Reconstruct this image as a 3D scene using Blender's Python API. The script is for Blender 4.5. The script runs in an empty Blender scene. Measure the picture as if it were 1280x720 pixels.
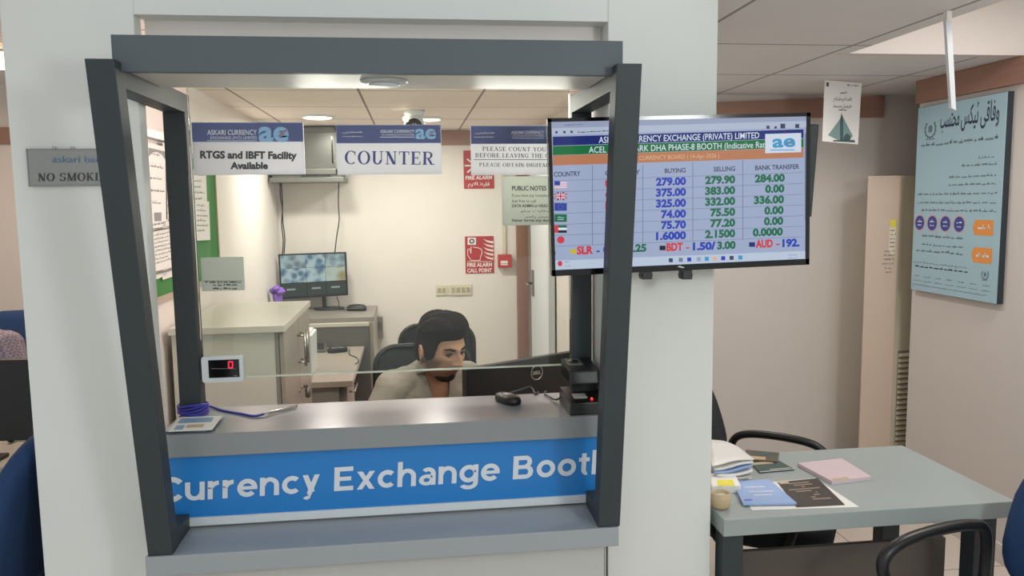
import bpy, bmesh, math, random
from mathutils import Vector, Matrix
random.seed(7)
V = Vector
S = bpy.context.scene
COL = S.collection
# ------------------------------------------------------------------ camera geometry
F, CX, CY = 990.0, 640.0, 360.0
_y = V((515 - CX, 254 - CY, F)).normalized()
_dy = -((515 - CX) * 114.0 + F * F) / (254 - CY)
_d = V((114.0, _dy, F)).normalized()
_x = _d.cross(_y)
if _x.x < 0: _x = -_x
ROT = Matrix((_x, _y, -_d))            # rows: world axes seen in camera coords (right, down, forward)
EYE = V((0, 0, 1.65))
def ray(px, py):
    return ROT @ V((px - CX, py - CY, F))
def aty(px, py, Y): d = ray(px, py); return EYE + d * (Y / d.y)
def atz(px, py, Z): d = ray(px, py); return EYE + d * ((Z - EYE.z) / d.z)
def atx(px, py, X): d = ray(px, py); return EYE + d * (X / d.x)
def PY(Y): return lambda px, py: aty(px, py, Y)
def PZ(Z): return lambda px, py: atz(px, py, Z)
def PX(X): return lambda px, py: atx(px, py, X)

# ------------------------------------------------------------------ materials
def lin(c):
    def f(u):
        u /= 255.0
        return u / 12.92 if u <= .04045 else ((u + .055) / 1.055) ** 2.4
    return (f(c[0]), f(c[1]), f(c[2]), 1.0)
MATS = {}
def mat(name, c, rough=.5, metal=0.0, emit=0.0, var=.04, vscale=6.0, bump=0.0, bscale=80.0, spec=.5, coat=0.0):
    if name in MATS: return MATS[name]
    m = bpy.data.materials.new(name); m.use_nodes = True
    nt = m.node_tree; N = nt.nodes; L = nt.links
    b = N['Principled BSDF']
    b.inputs['Roughness'].default_value = rough
    b.inputs['Metallic'].default_value = metal
    b.inputs['Specular IOR Level'].default_value = spec
    b.inputs['Coat Weight'].default_value = coat
    c = lin(c)
    if emit > 0:
        b.inputs['Base Color'].default_value = (.01, .01, .01, 1)
        b.inputs['Emission Color'].default_value = c
        b.inputs['Emission Strength'].default_value = emit
    else:
        tc = N.new('ShaderNodeTexCoord'); nz = N.new('ShaderNodeTexNoise')
        nz.inputs['Scale'].default_value = vscale; nz.inputs['Detail'].default_value = 4
        L.new(tc.outputs['Object'], nz.inputs['Vector'])
        rp = N.new('ShaderNodeMapRange')
        rp.inputs['To Min'].default_value = 1 - var; rp.inputs['To Max'].default_value = 1 + var
        L.new(nz.outputs['Fac'], rp.inputs['Value'])
        mx = N.new('ShaderNodeMix'); mx.data_type = 'RGBA'; mx.blend_type = 'MULTIPLY'
        mx.inputs[0].default_value = 1.0
        mx.inputs[6].default_value = c
        L.new(rp.outputs[0], mx.inputs[7])
        L.new(mx.outputs[2], b.inputs['Base Color'])
        if bump > 0:
            n2 = N.new('ShaderNodeTexNoise'); n2.inputs['Scale'].default_value = bscale
            L.new(tc.outputs['Object'], n2.inputs['Vector'])
            bp = N.new('ShaderNodeBump'); bp.inputs['Strength'].default_value = bump; bp.inputs['Distance'].default_value = .004
            L.new(n2.outputs['Fac'], bp.inputs['Height']); L.new(bp.outputs['Normal'], b.inputs['Normal'])
    MATS[name] = m
    return m
def tile_mat(name, c, cl, sx, sy, ox, oy, w, rough=.6, var=.03, bump=.0):
    """square tiles/panels: lines of width w every sx, sy starting at ox, oy (metres)"""
    m = mat(name, c, rough=rough, var=var)
    nt = m.node_tree; N = nt.nodes; L = nt.links; b = N['Principled BSDF']
    src = b.inputs['Base Color'].links[0].from_socket
    geo = N.new('ShaderNodeNewGeometry'); sep = N.new('ShaderNodeSeparateXYZ')
    L.new(geo.outputs['Position'], sep.inputs[0])
    outs = []
    for ax, s, o in ((0, sx, ox), (1, sy, oy)):
        a = N.new('ShaderNodeMath'); a.operation = 'SUBTRACT'; a.inputs[1].default_value = o - w / 2
        L.new(sep.outputs[ax], a.inputs[0])
        f = N.new('ShaderNodeMath'); f.operation = 'FLOORED_MODULO'; f.inputs[1].default_value = s
        L.new(a.outputs[0], f.inputs[0])
        g = N.new('ShaderNodeMath'); g.operation = 'LESS_THAN'; g.inputs[1].default_value = w
        L.new(f.outputs[0], g.inputs[0]); outs.append(g)
    mxm = N.new('ShaderNodeMath'); mxm.operation = 'MAXIMUM'
    L.new(outs[0].outputs[0], mxm.inputs[0]); L.new(outs[1].outputs[0], mxm.inputs[1])
    mx = N.new('ShaderNodeMix'); mx.data_type = 'RGBA'
    L.new(mxm.outputs[0], mx.inputs[0]); L.new(src, mx.inputs[6]); mx.inputs[7].default_value = lin(cl)
    L.new(mx.outputs[2], b.inputs['Base Color'])
    return m
def wood_mat(name, c1, c2, rough=.45):
    m = mat(name, c1, rough=rough)
    nt = m.node_tree; N = nt.nodes; L = nt.links; b = N['Principled BSDF']
    tc = N.new('ShaderNodeTexCoord'); mp = N.new('ShaderNodeMapping'); mp.inputs['Scale'].default_value = (1.5, 1.5, 14)
    nz = N.new('ShaderNodeTexNoise'); nz.inputs['Scale'].default_value = 5; nz.inputs['Detail'].default_value = 6
    L.new(tc.outputs['Object'], mp.inputs[0]); L.new(mp.outputs[0], nz.inputs['Vector'])
    mx = N.new('ShaderNodeMix'); mx.data_type = 'RGBA'
    L.new(nz.outputs['Fac'], mx.inputs[0]); mx.inputs[6].default_value = lin(c1); mx.inputs[7].default_value = lin(c2)
    L.new(mx.outputs[2], b.inputs['Base Color'])
    return m
def glass_mat(name, tint=(238, 245, 242), refl=1.0):
    m = bpy.data.materials.new(name); m.use_nodes = True
    nt = m.node_tree; N = nt.nodes; L = nt.links
    for n in list(N):
        if n.type == 'BSDF_PRINCIPLED': N.remove(n)
    out = [n for n in N if n.type == 'OUTPUT_MATERIAL'][0]
    t = N.new('ShaderNodeBsdfTransparent'); t.inputs[0].default_value = lin(tint)
    g = N.new('ShaderNodeBsdfGlossy'); g.inputs['Roughness'].default_value = .02
    fr = N.new('ShaderNodeFresnel'); fr.inputs[0].default_value = 1.45
    mm = N.new('ShaderNodeMath'); mm.operation = 'MULTIPLY'; mm.inputs[1].default_value = refl
    L.new(fr.outputs[0], mm.inputs[0])
    mx = N.new('ShaderNodeMixShader')
    L.new(mm.outputs[0], mx.inputs[0]); L.new(t.outputs[0], mx.inputs[1]); L.new(g.outputs[0], mx.inputs[2])
    L.new(mx.outputs[0], out.inputs[0])
    return m
M = lambda n: MATS[n]

# ------------------------------------------------------------------ text
_TC = {}
def glyphs(body, bold=0.0):
    k = (body, bold)
    if k in _TC: return _TC[k]
    cu = bpy.data.curves.new('tmp', 'FONT'); cu.body = body; cu.resolution_u = 3; cu.offset = bold
    o = bpy.data.objects.new('tmp', cu); COL.objects.link(o)
    dg = bpy.context.evaluated_depsgraph_get(); dg.update()
    me = bpy.data.meshes.new_from_object(o.evaluated_get(dg))
    vs = [(v.co.x, v.co.y) for v in me.vertices]; fs = [tuple(p.vertices) for p in me.polygons]
    bpy.data.objects.remove(o); bpy.data.curves.remove(cu); bpy.data.meshes.remove(me)
    x0 = min(v[0] for v in vs); x1 = max(v[0] for v in vs)
    _TC[k] = ([(x - x0, y) for x, y in vs], fs, x1 - x0)
    return _TC[k]
def arc_ring(cx, cy, ro, ri, a0, a1, n=20):
    """polygon strip quads of a ring with outer (rx, ry) and inner (rx, ry) radii"""
    q = []
    for i in range(n):
        a, b = math.radians(a0 + (a1 - a0) * i / n), math.radians(a0 + (a1 - a0) * (i + 1) / n)
        P = lambda r, t: (cx + r[0] * math.cos(t), cy + r[1] * math.sin(t))
        q.append([P(ro, a), P(ro, b), P(ri, b), P(ri, a)])
    return q
def _R(x0, y0, x1, y1): return [[(x0, y0), (x1, y0), (x1, y1), (x0, y1)]]
def _L(xa, ya, xb, yb, w): return [[(xa - w / 2, ya), (xa + w / 2, ya), (xb + w / 2, yb), (xb - w / 2, yb)]]
def serif_glyph(ch):
    T, t, s = .17, .065, .06
    stem = lambda x, w=T: _R(x, 0, x + w, 1) + _R(x - .07, 0, x + w + .07, s) + _R(x - .07, 1 - s, x + w + .07, 1)
    if ch == 'I': return stem(.09), .35
    if ch == 'H': return stem(.09) + stem(.58) + _R(.2, .47, .6, .47 + t), .84
    if ch == 'L': return stem(.09) + _R(.09, 0, .62, t) + _R(.56, 0, .62, .26), .66
    if ch == 'T': return stem(.29) + _R(.02, 1 - t, .73, 1) + _R(.02, .76, .08, 1) + _R(.67, .76, .73, 1), .75
    if ch in 'EF':
        q = stem(.09) + _R(.09, 1 - t, .64, 1) + _R(.58, .77, .64, 1) + _R(.2, .48, .5, .48 + t) + _R(.46, .38, .5, .65)
        if ch == 'E': q += _R(.09, 0, .67, t) + _R(.61, 0, .67, .25)
        return q, .72
    if ch in 'OQG C'.replace(' ', ''):
        if ch == 'O': return arc_ring(.42, .5, (.42, .52), (.25, .46), 0, 360, 32), .86
        q = arc_ring(.42, .5, (.42, .52), (.25, .46), 48, 312, 26) + _R(.66, .68, .72, .96)
        if ch == 'G': q += _R(.56, .05, .72, .42) + _R(.46, .42, .8, .42 + s)
        return q, .8
    if ch == 'U': return _R(.09, .3, .09 + T, 1) + _R(.02, 1 - s, .33, 1) + _R(.63, .3, .63 + t, 1) + _R(.54, 1 - s, .8, 1) + arc_ring(.395, .32, (.305, .34), (.235 - .09, .25), 180, 360, 16), .84
    if ch == 'N': return _R(.12, 0, .12 + t, 1) + _R(.02, 0, .29, s) + _R(.64, 0, .64 + t, 1) + _R(.54, 1 - s, .8, 1) + _R(.0, 1 - s, .2, 1) + _L(.16, 1, .62, 0, T + .03), .84
    if ch == 'M': return _R(.12, 0, .12 + t, 1) + _R(.02, 0, .29, s) + _R(.78, 0, .78 + T, 1) + _R(.71, 0, 1.02, s) + _R(.02, 1 - s, .2, 1) + _R(.84, 1 - s, 1.02, 1) + _L(.18, 1, .5, 0, T) + _L(.84, 1, .5, 0, t), 1.05
    if ch == 'A': return _L(.12, 0, .4, 1, t) + _L(.68, 0, .4, 1, T) + _R(.2, .3, .6, .3 + t) + _R(.0, 0, .26, s) + _R(.54, 0, .84, s), .84
    if ch == 'V': return _L(.4, 0, .14, 1, T) + _L(.4, 0, .68, 1, t) + _R(0, 1 - s, .3, 1) + _R(.54, 1 - s, .8, 1), .8
    if ch == 'Y': return _L(.4, .45, .13, 1, T) + _L(.42, .45, .66, 1, t) + _R(.32, 0, .32 + T, .5) + _R(.23, 0, .58, s) + _R(0, 1 - s, .3, 1) + _R(.54, 1 - s, .8, 1), .8
    if ch == 'K': return stem(.09) + _L(.25, .42, .64, 1, t) + _L(.66, 0, .36, .58, T) + _R(.54, 0, .84, s) + _R(.52, 1 - s, .78, 1), .84
    if ch in 'PRBD':
        q = stem(.09)
        if ch == 'D': return q + _R(.1, 0, .4, t) + _R(.1, 1 - t, .4, 1) + arc_ring(.38, .5, (.42, .5), (.25, .44), -90, 90, 18), .84
        q += _R(.1, 1 - t, .42, 1) + _R(.1, .46, .42, .46 + t) + arc_ring(.4, .73, (.3, .27), (.15, .205), -90, 90, 14)
        if ch == 'R': q += _L(.66, 0, .4, .5, T) + _R(.56, 0, .84, s); return q, .84
        if ch == 'B': q += _R(.1, 0, .42, t) + arc_ring(.4, .255, (.34, .265), (.18, .2), -90, 90, 14); return q, .8
        return q, .74
    if ch == 'S': return arc_ring(.33, .745, (.29, .27), (.16, .2), 20, 250, 16) + arc_ring(.33, .27, (.31, .28), (.17, .205), 200, 430, 16) + _R(.56, .72, .6, .98) + _R(.04, .03, .09, .3), .68
    return [], .35
def serif(body):
    vs, fs, x, kk = [], [], 0, 0
    for ch in body:
        q, w = serif_glyph(ch)
        for p in q:
            b = len(vs); kk += 1; vs += [(x + a, c * .686, (kk % 9) * .00003) for a, c in p]; fs.append(tuple(range(b, b + len(p))))
        x += w + .08
    return vs, fs, max(v[0] for v in vs)
def ar(s):
    """joined Urdu letters (presentation forms), written in reading order, laid out right to left"""
    return ''.join(reversed(s))

# round geometric letters for the banner, cap height .7, x height .53
def geo(body):
    W, xh, cap, asc, r = .135, .53, .70, .74, .265
    out, fs, X, kk = [], [], 0.0, 0
    def ring(cx, cy, R, a0, a1, n=18, w=W): return arc_ring(cx, cy, (R, R), (R - w, R - w), a0, a1, n)
    for ch in body:
        q, w = [], .3
        if ch == ' ': w = .24
        elif ch == 'C': R = .365; q = ring(R, .35, R, 38, 322, 24, .15); w = .64
        elif ch == 'E': q = _R(0, 0, .15, .7) + _R(.1, 0, .52, .13) + _R(.1, .57, .51, .7) + _R(.1, .29, .46, .41); w = .54
        elif ch == 'B': q = _R(0, 0, .15, .7) + _R(.1, 0, .36, .13) + _R(.1, .57, .34, .7) + _R(.1, .30, .36, .42) + arc_ring(.34, .51, (.19, .19), (.055, .065), -90, 90, 12) + arc_ring(.36, .21, (.215, .21), (.07, .085), -90, 90, 12); w = .6
        elif ch in 'ao': 
            q = ring(r, r, r, 0, 360, 28); w = 2 * r
            if ch == 'a': q = arc_ring(.22, .155, (.215, .165), (.085, .06), 0, 360, 20) + _R(.335, 0, .335 + W, .34) + arc_ring(.26, .33, (.21, .20), (.075, .085), 0, 140, 14) + _R(.2, .215, .36, .32); w = .47
        elif ch == 'c': q = ring(r, r, r, 46, 314, 22); w = .47
        elif ch == 'e': q = ring(r, r, r, 0, 318, 24) + _R(.06, r - .05, 2 * r - .002, r + .05); w = 2 * r - .01
        elif ch == 'g': q = ring(r, r, r, 0, 360, 28) + _R(2 * r - W, -.02, 2 * r, xh) + arc_ring(r, -.02, (r, .19), (r - W, .07), 205, 360, 16); w = 2 * r
        elif ch in 'nh':
            q = _R(0, 0, W, xh if ch == 'n' else asc) + arc_ring(.265, .29, (.245, .24), (.11, .115), 0, 180, 16) + _R(.375, 0, .51, .3); w = .51
        elif ch == 'r': q = _R(0, 0, W, xh) + arc_ring(.30, .27, (.30, .262), (.165, .135), 92, 180, 10); w = .31
        elif ch == 'u': q = _R(0, .24, W, xh) + arc_ring(.25, .24, (.25, .245), (.115, .12), 180, 360, 16) + _R(.375, 0, .51, xh); w = .51
        elif ch == 'y': q = [[(.0, xh), (.145, xh), (.335, .04), (.19, .0)], [(.46, xh), (.32, xh), (.12, .0), (.20, -.14), (.255, -.03)]] + arc_ring(.12, -.07, (.12, .125), (.0, .02), 215, 335, 8); w = .46
        elif ch == 'x': q = [[(0, 0), (.15, 0), (.49, xh), (.34, xh)], [(.34, 0), (.49, 0), (.15, xh), (0, xh)]]; w = .49
        elif ch == 't': q = _R(.08, .16, .08 + W, .66) + _R(0, .41, .31, xh) + arc_ring(.225, .16, (.145, .165), (.01, .05), 180, 290, 10); w = .31
        for p in q:
            b = len(out); kk += 1; out += [(X + a, c * .98, (kk % 9) * .00003) for a, c in p]; fs.append(tuple(range(b, b + len(p))))
        X += w + .075
    return out, fs, max(v[0] for v in out)
# ------------------------------------------------------------------ mesh builder
class MB:
    def __init__(s, T=None):
        s.v, s.f, s.m, s.sm, s.T = [], [], [], [], T
    def add(s, vs, fs, m=0, smooth=False):
        b = len(s.v)
        for p in vs:
            p = V(p)
            s.v.append(s.T @ p if s.T is not None else p)
        for q in fs:
            s.f.append(tuple(b + i for i in q)); s.m.append(m); s.sm.append(smooth)
        return s
    def box(s, x0, y0, z0, x1, y1, z1, m=0):
        c = [(x, y, z) for z in (z0, z1) for y in (y0, y1) for x in (x0, x1)]
        return s.add(c, [(0, 2, 3, 1), (4, 5, 7, 6), (0, 1, 5, 4), (2, 6, 7, 3), (0, 4, 6, 2), (1, 3, 7, 5)], m)
    def hexa(s, a, b, m=0):
        """solid between two quads a and b (same winding)"""
        return s.add(list(a) + list(b), [(3, 2, 1, 0), (4, 5, 6, 7)] + [(i, (i + 1) % 4, 4 + (i + 1) % 4, 4 + i) for i in range(4)], m)
    def prism(s, poly, off, m=0, smooth=False):
        n = len(poly); off = V(off)
        P = [V(p) for p in poly]
        s.add(P, [tuple(reversed(range(n)))], m); s.add([p + off for p in P], [tuple(range(n))], m)
        s.add(P + [p + off for p in P], [(i, (i + 1) % n, n + (i + 1) % n, n + i) for i in range(n)], m, smooth)
        return s
    def poly(s, pts, m=0): return s.add(pts, [tuple(range(len(pts)))], m)
    def tube(s, pts, r, n=10, m=0, closed=False, flat=1.0, up=None):
        P = [V(p) for p in pts]; k = len(P)
        R = r if isinstance(r, (list, tuple)) else [r] * k
        vs, prev = [], None
        for i in range(k):
            a = P[(i - 1) % k] if (closed or i > 0) else P[i]; b = P[(i + 1) % k] if (closed or i < k - 1) else P[i]
            t = (b - a).normalized()
            if up is not None: u = V(up)
            elif prev is None: u = V((0, 0, 1)) if abs(t.z) < .9 else V((1, 0, 0))
            else: u = prev
            u = (u - t * u.dot(t)).normalized(); w = t.cross(u); prev = u
            for j in range(n):
                q = 2 * math.pi * j / n
                vs.append(P[i] + (u * math.cos(q) * flat + w * math.sin(q)) * R[i])
        fs = []
        for i in range(k if closed else k - 1):
            for j in range(n):
                fs.append((i * n + j, i * n + (j + 1) % n, ((i + 1) % k) * n + (j + 1) % n, ((i + 1) % k) * n + j))
        if not closed:
            fs += [tuple(reversed(range(n))), tuple((k - 1) * n + j for j in range(n))]
        return s.add(vs, fs, m, True)
    def lathe(s, prof, c=(0, 0, 0), n=28, m=0, ax=None):
        """profile (r, h) turned round axis ax through c"""
        c = V(c); z = V(ax or (0, 0, 1)).normalized()
        x = z.orthogonal().normalized(); y = z.cross(x)
        vs = []; k = len(prof)
        for r, h in prof:
            for j in range(n):
                q = 2 * math.pi * j / n
                vs.append(c + z * h + (x * math.cos(q) + y * math.sin(q)) * max(r, 1e-4))
        fs = [(i * n + j, i * n + (j + 1) % n, (i + 1) * n + (j + 1) % n, (i + 1) * n + j) for i in range(k - 1) for j in range(n)]
        fs += [tuple(reversed(range(n))), tuple((k - 1) * n + j for j in range(n))]
        return s.add(vs, fs, m, True)
    def ball(s, c, r, nu=16, nv=10, m=0):
        r = r if isinstance(r, (tuple, list)) else (r, r, r)
        vs, fs = [V(c) + V((0, 0, r[2]))], []
        for i in range(1, nv):
            a = math.pi * i / nv
            for j in range(nu):
                b = 2 * math.pi * j / nu
                vs.append(V(c) + V((r[0] * math.sin(a) * math.cos(b), r[1] * math.sin(a) * math.sin(b), r[2] * math.cos(a))))
        vs.append(V(c) - V((0, 0, r[2])))
        for j in range(nu): fs.append((0, 1 + j, 1 + (j + 1) % nu))
        for i in range(nv - 2):
            for j in range(nu):
                a = 1 + i * nu
                fs.append((a + j, a + nu + j, a + nu + (j + 1) % nu, a + (j + 1) % nu))
        e = len(vs) - 1
        for j in range(nu): fs.append((e, e - nu + (j + 1) % nu, e - nu + j))
        return s.add(vs, fs, m, True)
    def loft(s, rings, m=0, caps=True):
        n = len(rings[0]); vs = [p for r in rings for p in r]
        fs = [(i * n + j, i * n + (j + 1) % n, (i + 1) * n + (j + 1) % n, (i + 1) * n + j) for i in range(len(rings) - 1) for j in range(n)]
        if caps: fs += [tuple(reversed(range(n))), tuple((len(rings) - 1) * n + j for j in range(n))]
        return s.add(vs, fs, m, True)
    # flat lettering: baseline p0 -> p1, letters `up` tall
    def text(s, body, p0, p1, up, m=0, off=(0, 0, 0), bold=.0, face=None, keep=False, align='l'):
        vs, fs, w = serif(body) if face == 'serif' else geo(body) if face == 'geo' else glyphs(body, bold)
        p0, p1, up, off = V(p0), V(p1), V(up), V(off)
        u = (p1 - p0) / w
        if keep:                                    # natural width, set by the letter height
            u = (p1 - p0).normalized() * (up.length / .686); L = (p1 - p0).length
            if align == 'c': p0 = p0 + (p1 - p0).normalized() * (L - u.length * w) / 2
            if align == 'r': p0 = p0 + (p1 - p0).normalized() * (L - u.length * w)
        v = up / .686
        nn = u.cross(v).normalized()
        return s.add([p0 + u * t[0] + v * t[1] + off + nn * (t[2] if len(t) > 2 else 0) for t in vs], fs, m)
    def tpx(s, plane, body, a, b, h, m=0, off=(0, 0, 0), **k):
        p0, p1 = plane(*a), plane(*b)
        return s.text(body, p0, p1, plane(a[0], a[1] - h) - p0, m, off, **k)
    def qpx(s, plane, pts, m=0, off=(0, 0, 0)):
        return s.poly([plane(*p) + V(off) for p in pts], m)
    def rpx(s, plane, x0, y0, x1, y1, m=0, off=(0, 0, 0)):
        return s.qpx(plane, [(x0, y1), (x1, y1), (x1, y0), (x0, y0)], m, off)
    def line(s, p, q, w, nrm, m=0):
        """thin flat stroke from p to q, facing nrm"""
        p, q = V(p), V(q); t = (q - p).normalized().cross(V(nrm)).normalized() * (w / 2)
        return s.poly([p - t, q - t, q + t, p + t], m)
    def scribble(s, p0, p1, h, m=0, up=(0, 0, 1), off=(0, 0, 0), dens=.8, curl=False):
        """a line of writing too small to read: short irregular strokes"""
        p0, p1 = V(p0), V(p1); L = (p1 - p0).length; u = (p1 - p0).normalized(); up = V(up); x = 0; off = V(off)
        while x < L:
            w = min(L - x, h * random.uniform(.8, 3.2))
            hh = h * random.uniform(.35, .6); y = h * random.uniform(-.1, .15)
            a = p0 + u * x + up * y + off
            s.poly([a, a + u * w, a + u * w * .96 + up * hh, a + u * w * .05 + up * (hh * random.uniform(.7, 1))], m)
            if random.random() < .5:
                a2 = a + u * (w * random.uniform(.1, .7)); s.poly([a2, a2 + u * h * .22, a2 + u * h * .22 + up * h, a2 + up * h], m)
            x += w + h * random.uniform(.2, .7)
        return s
    def build(s, name, mats, parent=None, bevel=0.0, seg=2, smooth=False, origin='base', sub=0, solid=0, autosmooth=True):
        mats = mats if isinstance(mats, (list, tuple)) else [mats]
        me = bpy.data.meshes.new(name)
        off = V((0, 0, 0))
        if parent is not None: off = WORLD.get(parent.name, V((0, 0, 0)))
        elif origin == 'base':
            xs = [p.x for p in s.v]; ys = [p.y for p in s.v]; zs = [p.z for p in s.v]
            off = V(((min(xs) + max(xs)) / 2, (min(ys) + max(ys)) / 2, min(zs)))
        me.from_pydata([p - off for p in s.v], [], s.f)
        for mm in mats: me.materials.append(mm)
        for p, mi, sm in zip(me.polygons, s.m, s.sm):
            p.material_index = mi; p.use_smooth = sm or smooth
        if bevel > 0:
            bm = bmesh.new(); bm.from_mesh(me); bmesh.ops.remove_doubles(bm, verts=bm.verts, dist=1e-5)
            bmesh.ops.recalc_face_normals(bm, faces=bm.faces)
            es = [e for e in bm.edges if len(e.link_faces) == 2 and e.calc_face_angle(0) > .6]
            bmesh.ops.bevel(bm, geom=es, offset=bevel, segments=seg, profile=.7, affect='EDGES', clamp_overlap=True)
            bm.to_mesh(me); bm.free()
        me.update()
        o = bpy.data.objects.new(name, me); COL.objects.link(o)
        if parent is not None:
            o.parent = parent; WORLD[o.name] = off        # children share the root's frame: identity local transform
        else:
            o.location = off; WORLD[o.name] = off
        if sub: q = o.modifiers.new('sub', 'SUBSURF'); q.levels = sub; q.render_levels = sub
        if solid: q = o.modifiers.new('solid', 'SOLIDIFY'); q.thickness = solid
        return o
WORLD = {}
def empty(name, loc):
    o = bpy.data.objects.new(name, None); COL.objects.link(o); o.location = loc; o.empty_display_size = .05
    WORLD[o.name] = V(loc)
    return o
def tag(o, label=None, cat=None, group=None, kind=None):
    if label: o['label'] = label
    if cat: o['category'] = cat
    if group: o['group'] = group
    if kind: o['kind'] = kind
    return o
def thing(name, loc, label, cat, group=None): return tag(empty(name, loc), label, cat, group)
def struct(o, label=None): return tag(o, label, None, None, 'structure')
def Z(a): return Matrix.Rotation(a, 4, 'Z')
def bez(p, n=8):
    """Catmull-Rom through the points"""
    P = [V(q) for q in p]; P = [P[0] * 2 - P[1]] + P + [P[-1] * 2 - P[-2]]; out = []
    for i in range(1, len(P) - 2):
        for k in range(n):
            t = k / n; a, b, c, d = P[i - 1], P[i], P[i + 1], P[i + 2]
            out.append(.5 * ((2 * b) + (c - a) * t + (2 * a - 5 * b + 4 * c - d) * t * t + (3 * b - a - 3 * c + d) * t ** 3))
    out.append(P[-2]); return out
def rrect(x0, y0, x1, y1, r, n=5):
    pts = []
    for cx, cy, a in ((x1 - r, y1 - r, 0), (x0 + r, y1 - r, 90), (x0 + r, y0 + r, 180), (x1 - r, y0 + r, 270)):
        for i in range(n + 1):
            q = math.radians(a + 90 * i / n); pts.append((cx + r * math.cos(q), cy + r * math.sin(q)))
    return pts

# ================================================================== MATERIALS
mat('white_paint', (226, 228, 225), .5, var=.015, bump=.03, bscale=120)
mat('booth_paint', (230, 223, 217), .6, var=.02, bump=.03, bscale=120)
mat('pink_paint', (212, 205, 199), .6, var=.02, bump=.03, bscale=120)
tile_mat('booth_ceiling', (244, 231, 222), (128, 116, 106), .568, .62, -.795, 3.72, .011)
tile_mat('hall_ceiling', (216, 215, 214), (132, 128, 125), .69, .715, 1.03, 2.98, .013)
tile_mat('floor_tile', (212, 201, 190), (150, 136, 122), .6, .6, .25, .1, .006, rough=.22)
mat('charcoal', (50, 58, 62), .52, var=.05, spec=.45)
mat('charcoal_lit', (84, 93, 99), .5, var=.05, spec=.45)  # same paint as the posts, lightened for the light the header catches
mat('counter_grey', (136, 141, 144), .24, var=.02, spec=.6)
mat('panel_grey', (190, 190, 188), .4, var=.02)
mat('ledge_grey', (156, 161, 166), .28, var=.02)
mat('banner_blue', (35, 128, 205), .35, var=.02)
mat('white_vinyl', (222, 228, 236), .4, var=.0)
mat('trim_white', (220, 226, 230), .4, var=.01)
wood_mat('brown_trim', (160, 124, 108), (142, 105, 90))
mat('black_plastic', (24, 25, 27), .38, var=.1)
mat('black_matte', (30, 32, 33), .7, var=.1)
mat('mesh_black', (38, 44, 42), .8, var=.25, vscale=160, bump=.6, bscale=500)
mat('navy_fabric', (28, 60, 104), .85, var=.12, vscale=60, bump=.4, bscale=400)
mat('dark_fabric', (34, 38, 44), .85, var=.12, vscale=60, bump=.4, bscale=400)
mat('chrome', (190, 188, 184), .22, metal=1.0, var=.0)
mat('steel', (140, 138, 134), .35, metal=.8, var=.05)
mat('rack_grey', (112, 112, 108), .4, metal=.35, var=.1, vscale=3)
mat('laminate', (158, 148, 138), .35, var=.05, vscale=3)
mat('laminate_side', (208, 205, 196), .4, var=.03)
mat('laminate_top', (206, 201, 190), .3, var=.02)
mat('laminate_dark', (138, 132, 126), .4, var=.05)
mat('desk_grey', (160, 169, 168), .4, var=.03)
mat('panel_dark', (92, 84, 78), .5, var=.05)
mat('ac_cream', (206, 186, 168), .4, var=.02)
mat('ac_side', (226, 216, 192), .4, var=.02)
mat('paper', (232, 230, 226), .6, var=.02)
mat('paper_green', (232, 236, 230), .5, var=.02)
mat('sign_blue', (168, 184, 250), .3, var=.02)
mat('sign_white', (240, 240, 244), .3, var=.02)
mat('sign_edge', (220, 226, 226), .2)
mat('ink_grey', (74, 74, 82), .6, var=.0)
mat('ink_light', (138, 138, 140), .6, var=.0)
mat('ink_blue', (78, 88, 150), .6, var=.0)
mat('ink_white', (236, 240, 250), .5, var=.0)
mat('logo_cyan', (150, 196, 236), .4, var=.0)
mat('logo_rust', (160, 140, 160), .4, var=.0)
mat('red_sign', (176, 44, 52), .4, var=.03)
mat('red_box', (190, 50, 52), .4, var=.03)
mat('ivory', (216, 208, 186), .35)
mat('ivory_dark', (176, 168, 148), .35)
mat('green_felt', (62, 128, 62), .9, var=.15, vscale=200)
mat('wood_frame', (176, 158, 142), .5)
mat('blue_cord', (56, 56, 160), .5)
mat('purple', (132, 92, 190), .5)
mat('skin', (206, 156, 128), .5, var=.05)
mat('hair', (24, 17, 14), .75, var=.4, vscale=90, bump=.7, bscale=90, spec=.2)
mat('beard', (28, 20, 17), .8, var=.3, vscale=200, bump=.8, bscale=400)
mat('shirt', (158, 154, 142), .85, var=.05, vscale=20, bump=1.0, bscale=14)
mat('trousers', (70, 72, 78), .85)
mat('shoe', (30, 26, 24), .4)
mat('eye_white', (205, 196, 188), .25, var=.0)
mat('iris', (30, 18, 12), .15, var=.0)
mat('board_edge', (40, 48, 54), .5)
mat('poster_blue', (164, 196, 208), .35, var=.03)
mat('poster_ink', (50, 62, 92), .6, var=.0)
mat('poster_soft', (110, 130, 142), .6, var=.0)
mat('poster_orange', (232, 150, 70), .5, var=.0)
mat('poster_circle', (56, 70, 150), .5, var=.0)
mat('poster_ring', (206, 170, 176), .5, var=.0)
mat('teal_art', (124, 152, 150), .6, var=.15)
mat('teal_dark', (70, 92, 98), .6, var=.15)
mat('yellow', (226, 214, 70), .6)
mat('pale_blue', (150, 176, 220), .5, var=.06, vscale=30)
mat('dark_print', (62, 54, 50), .5, var=.4, vscale=60)
mat('print_light', (150, 132, 116), .5, var=.0)
mat('print_blue', (130, 168, 200), .4, var=.3, vscale=25)
mat('pink_pad', (214, 194, 200), .5, var=.03)
mat('tan', (196, 176, 140), .45, var=.03)
mat('green_print', (60, 84, 78), .45, var=.3, vscale=40)
mat('camo_print', (84, 78, 62), .45, var=.5, vscale=50)
mat('label_silver', (196, 194, 188), .35, var=.05, vscale=60)
mat('led_red', (255, 40, 40), emit=3.0)
mat('digit_red', (255, 30, 70), emit=1.6)
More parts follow.
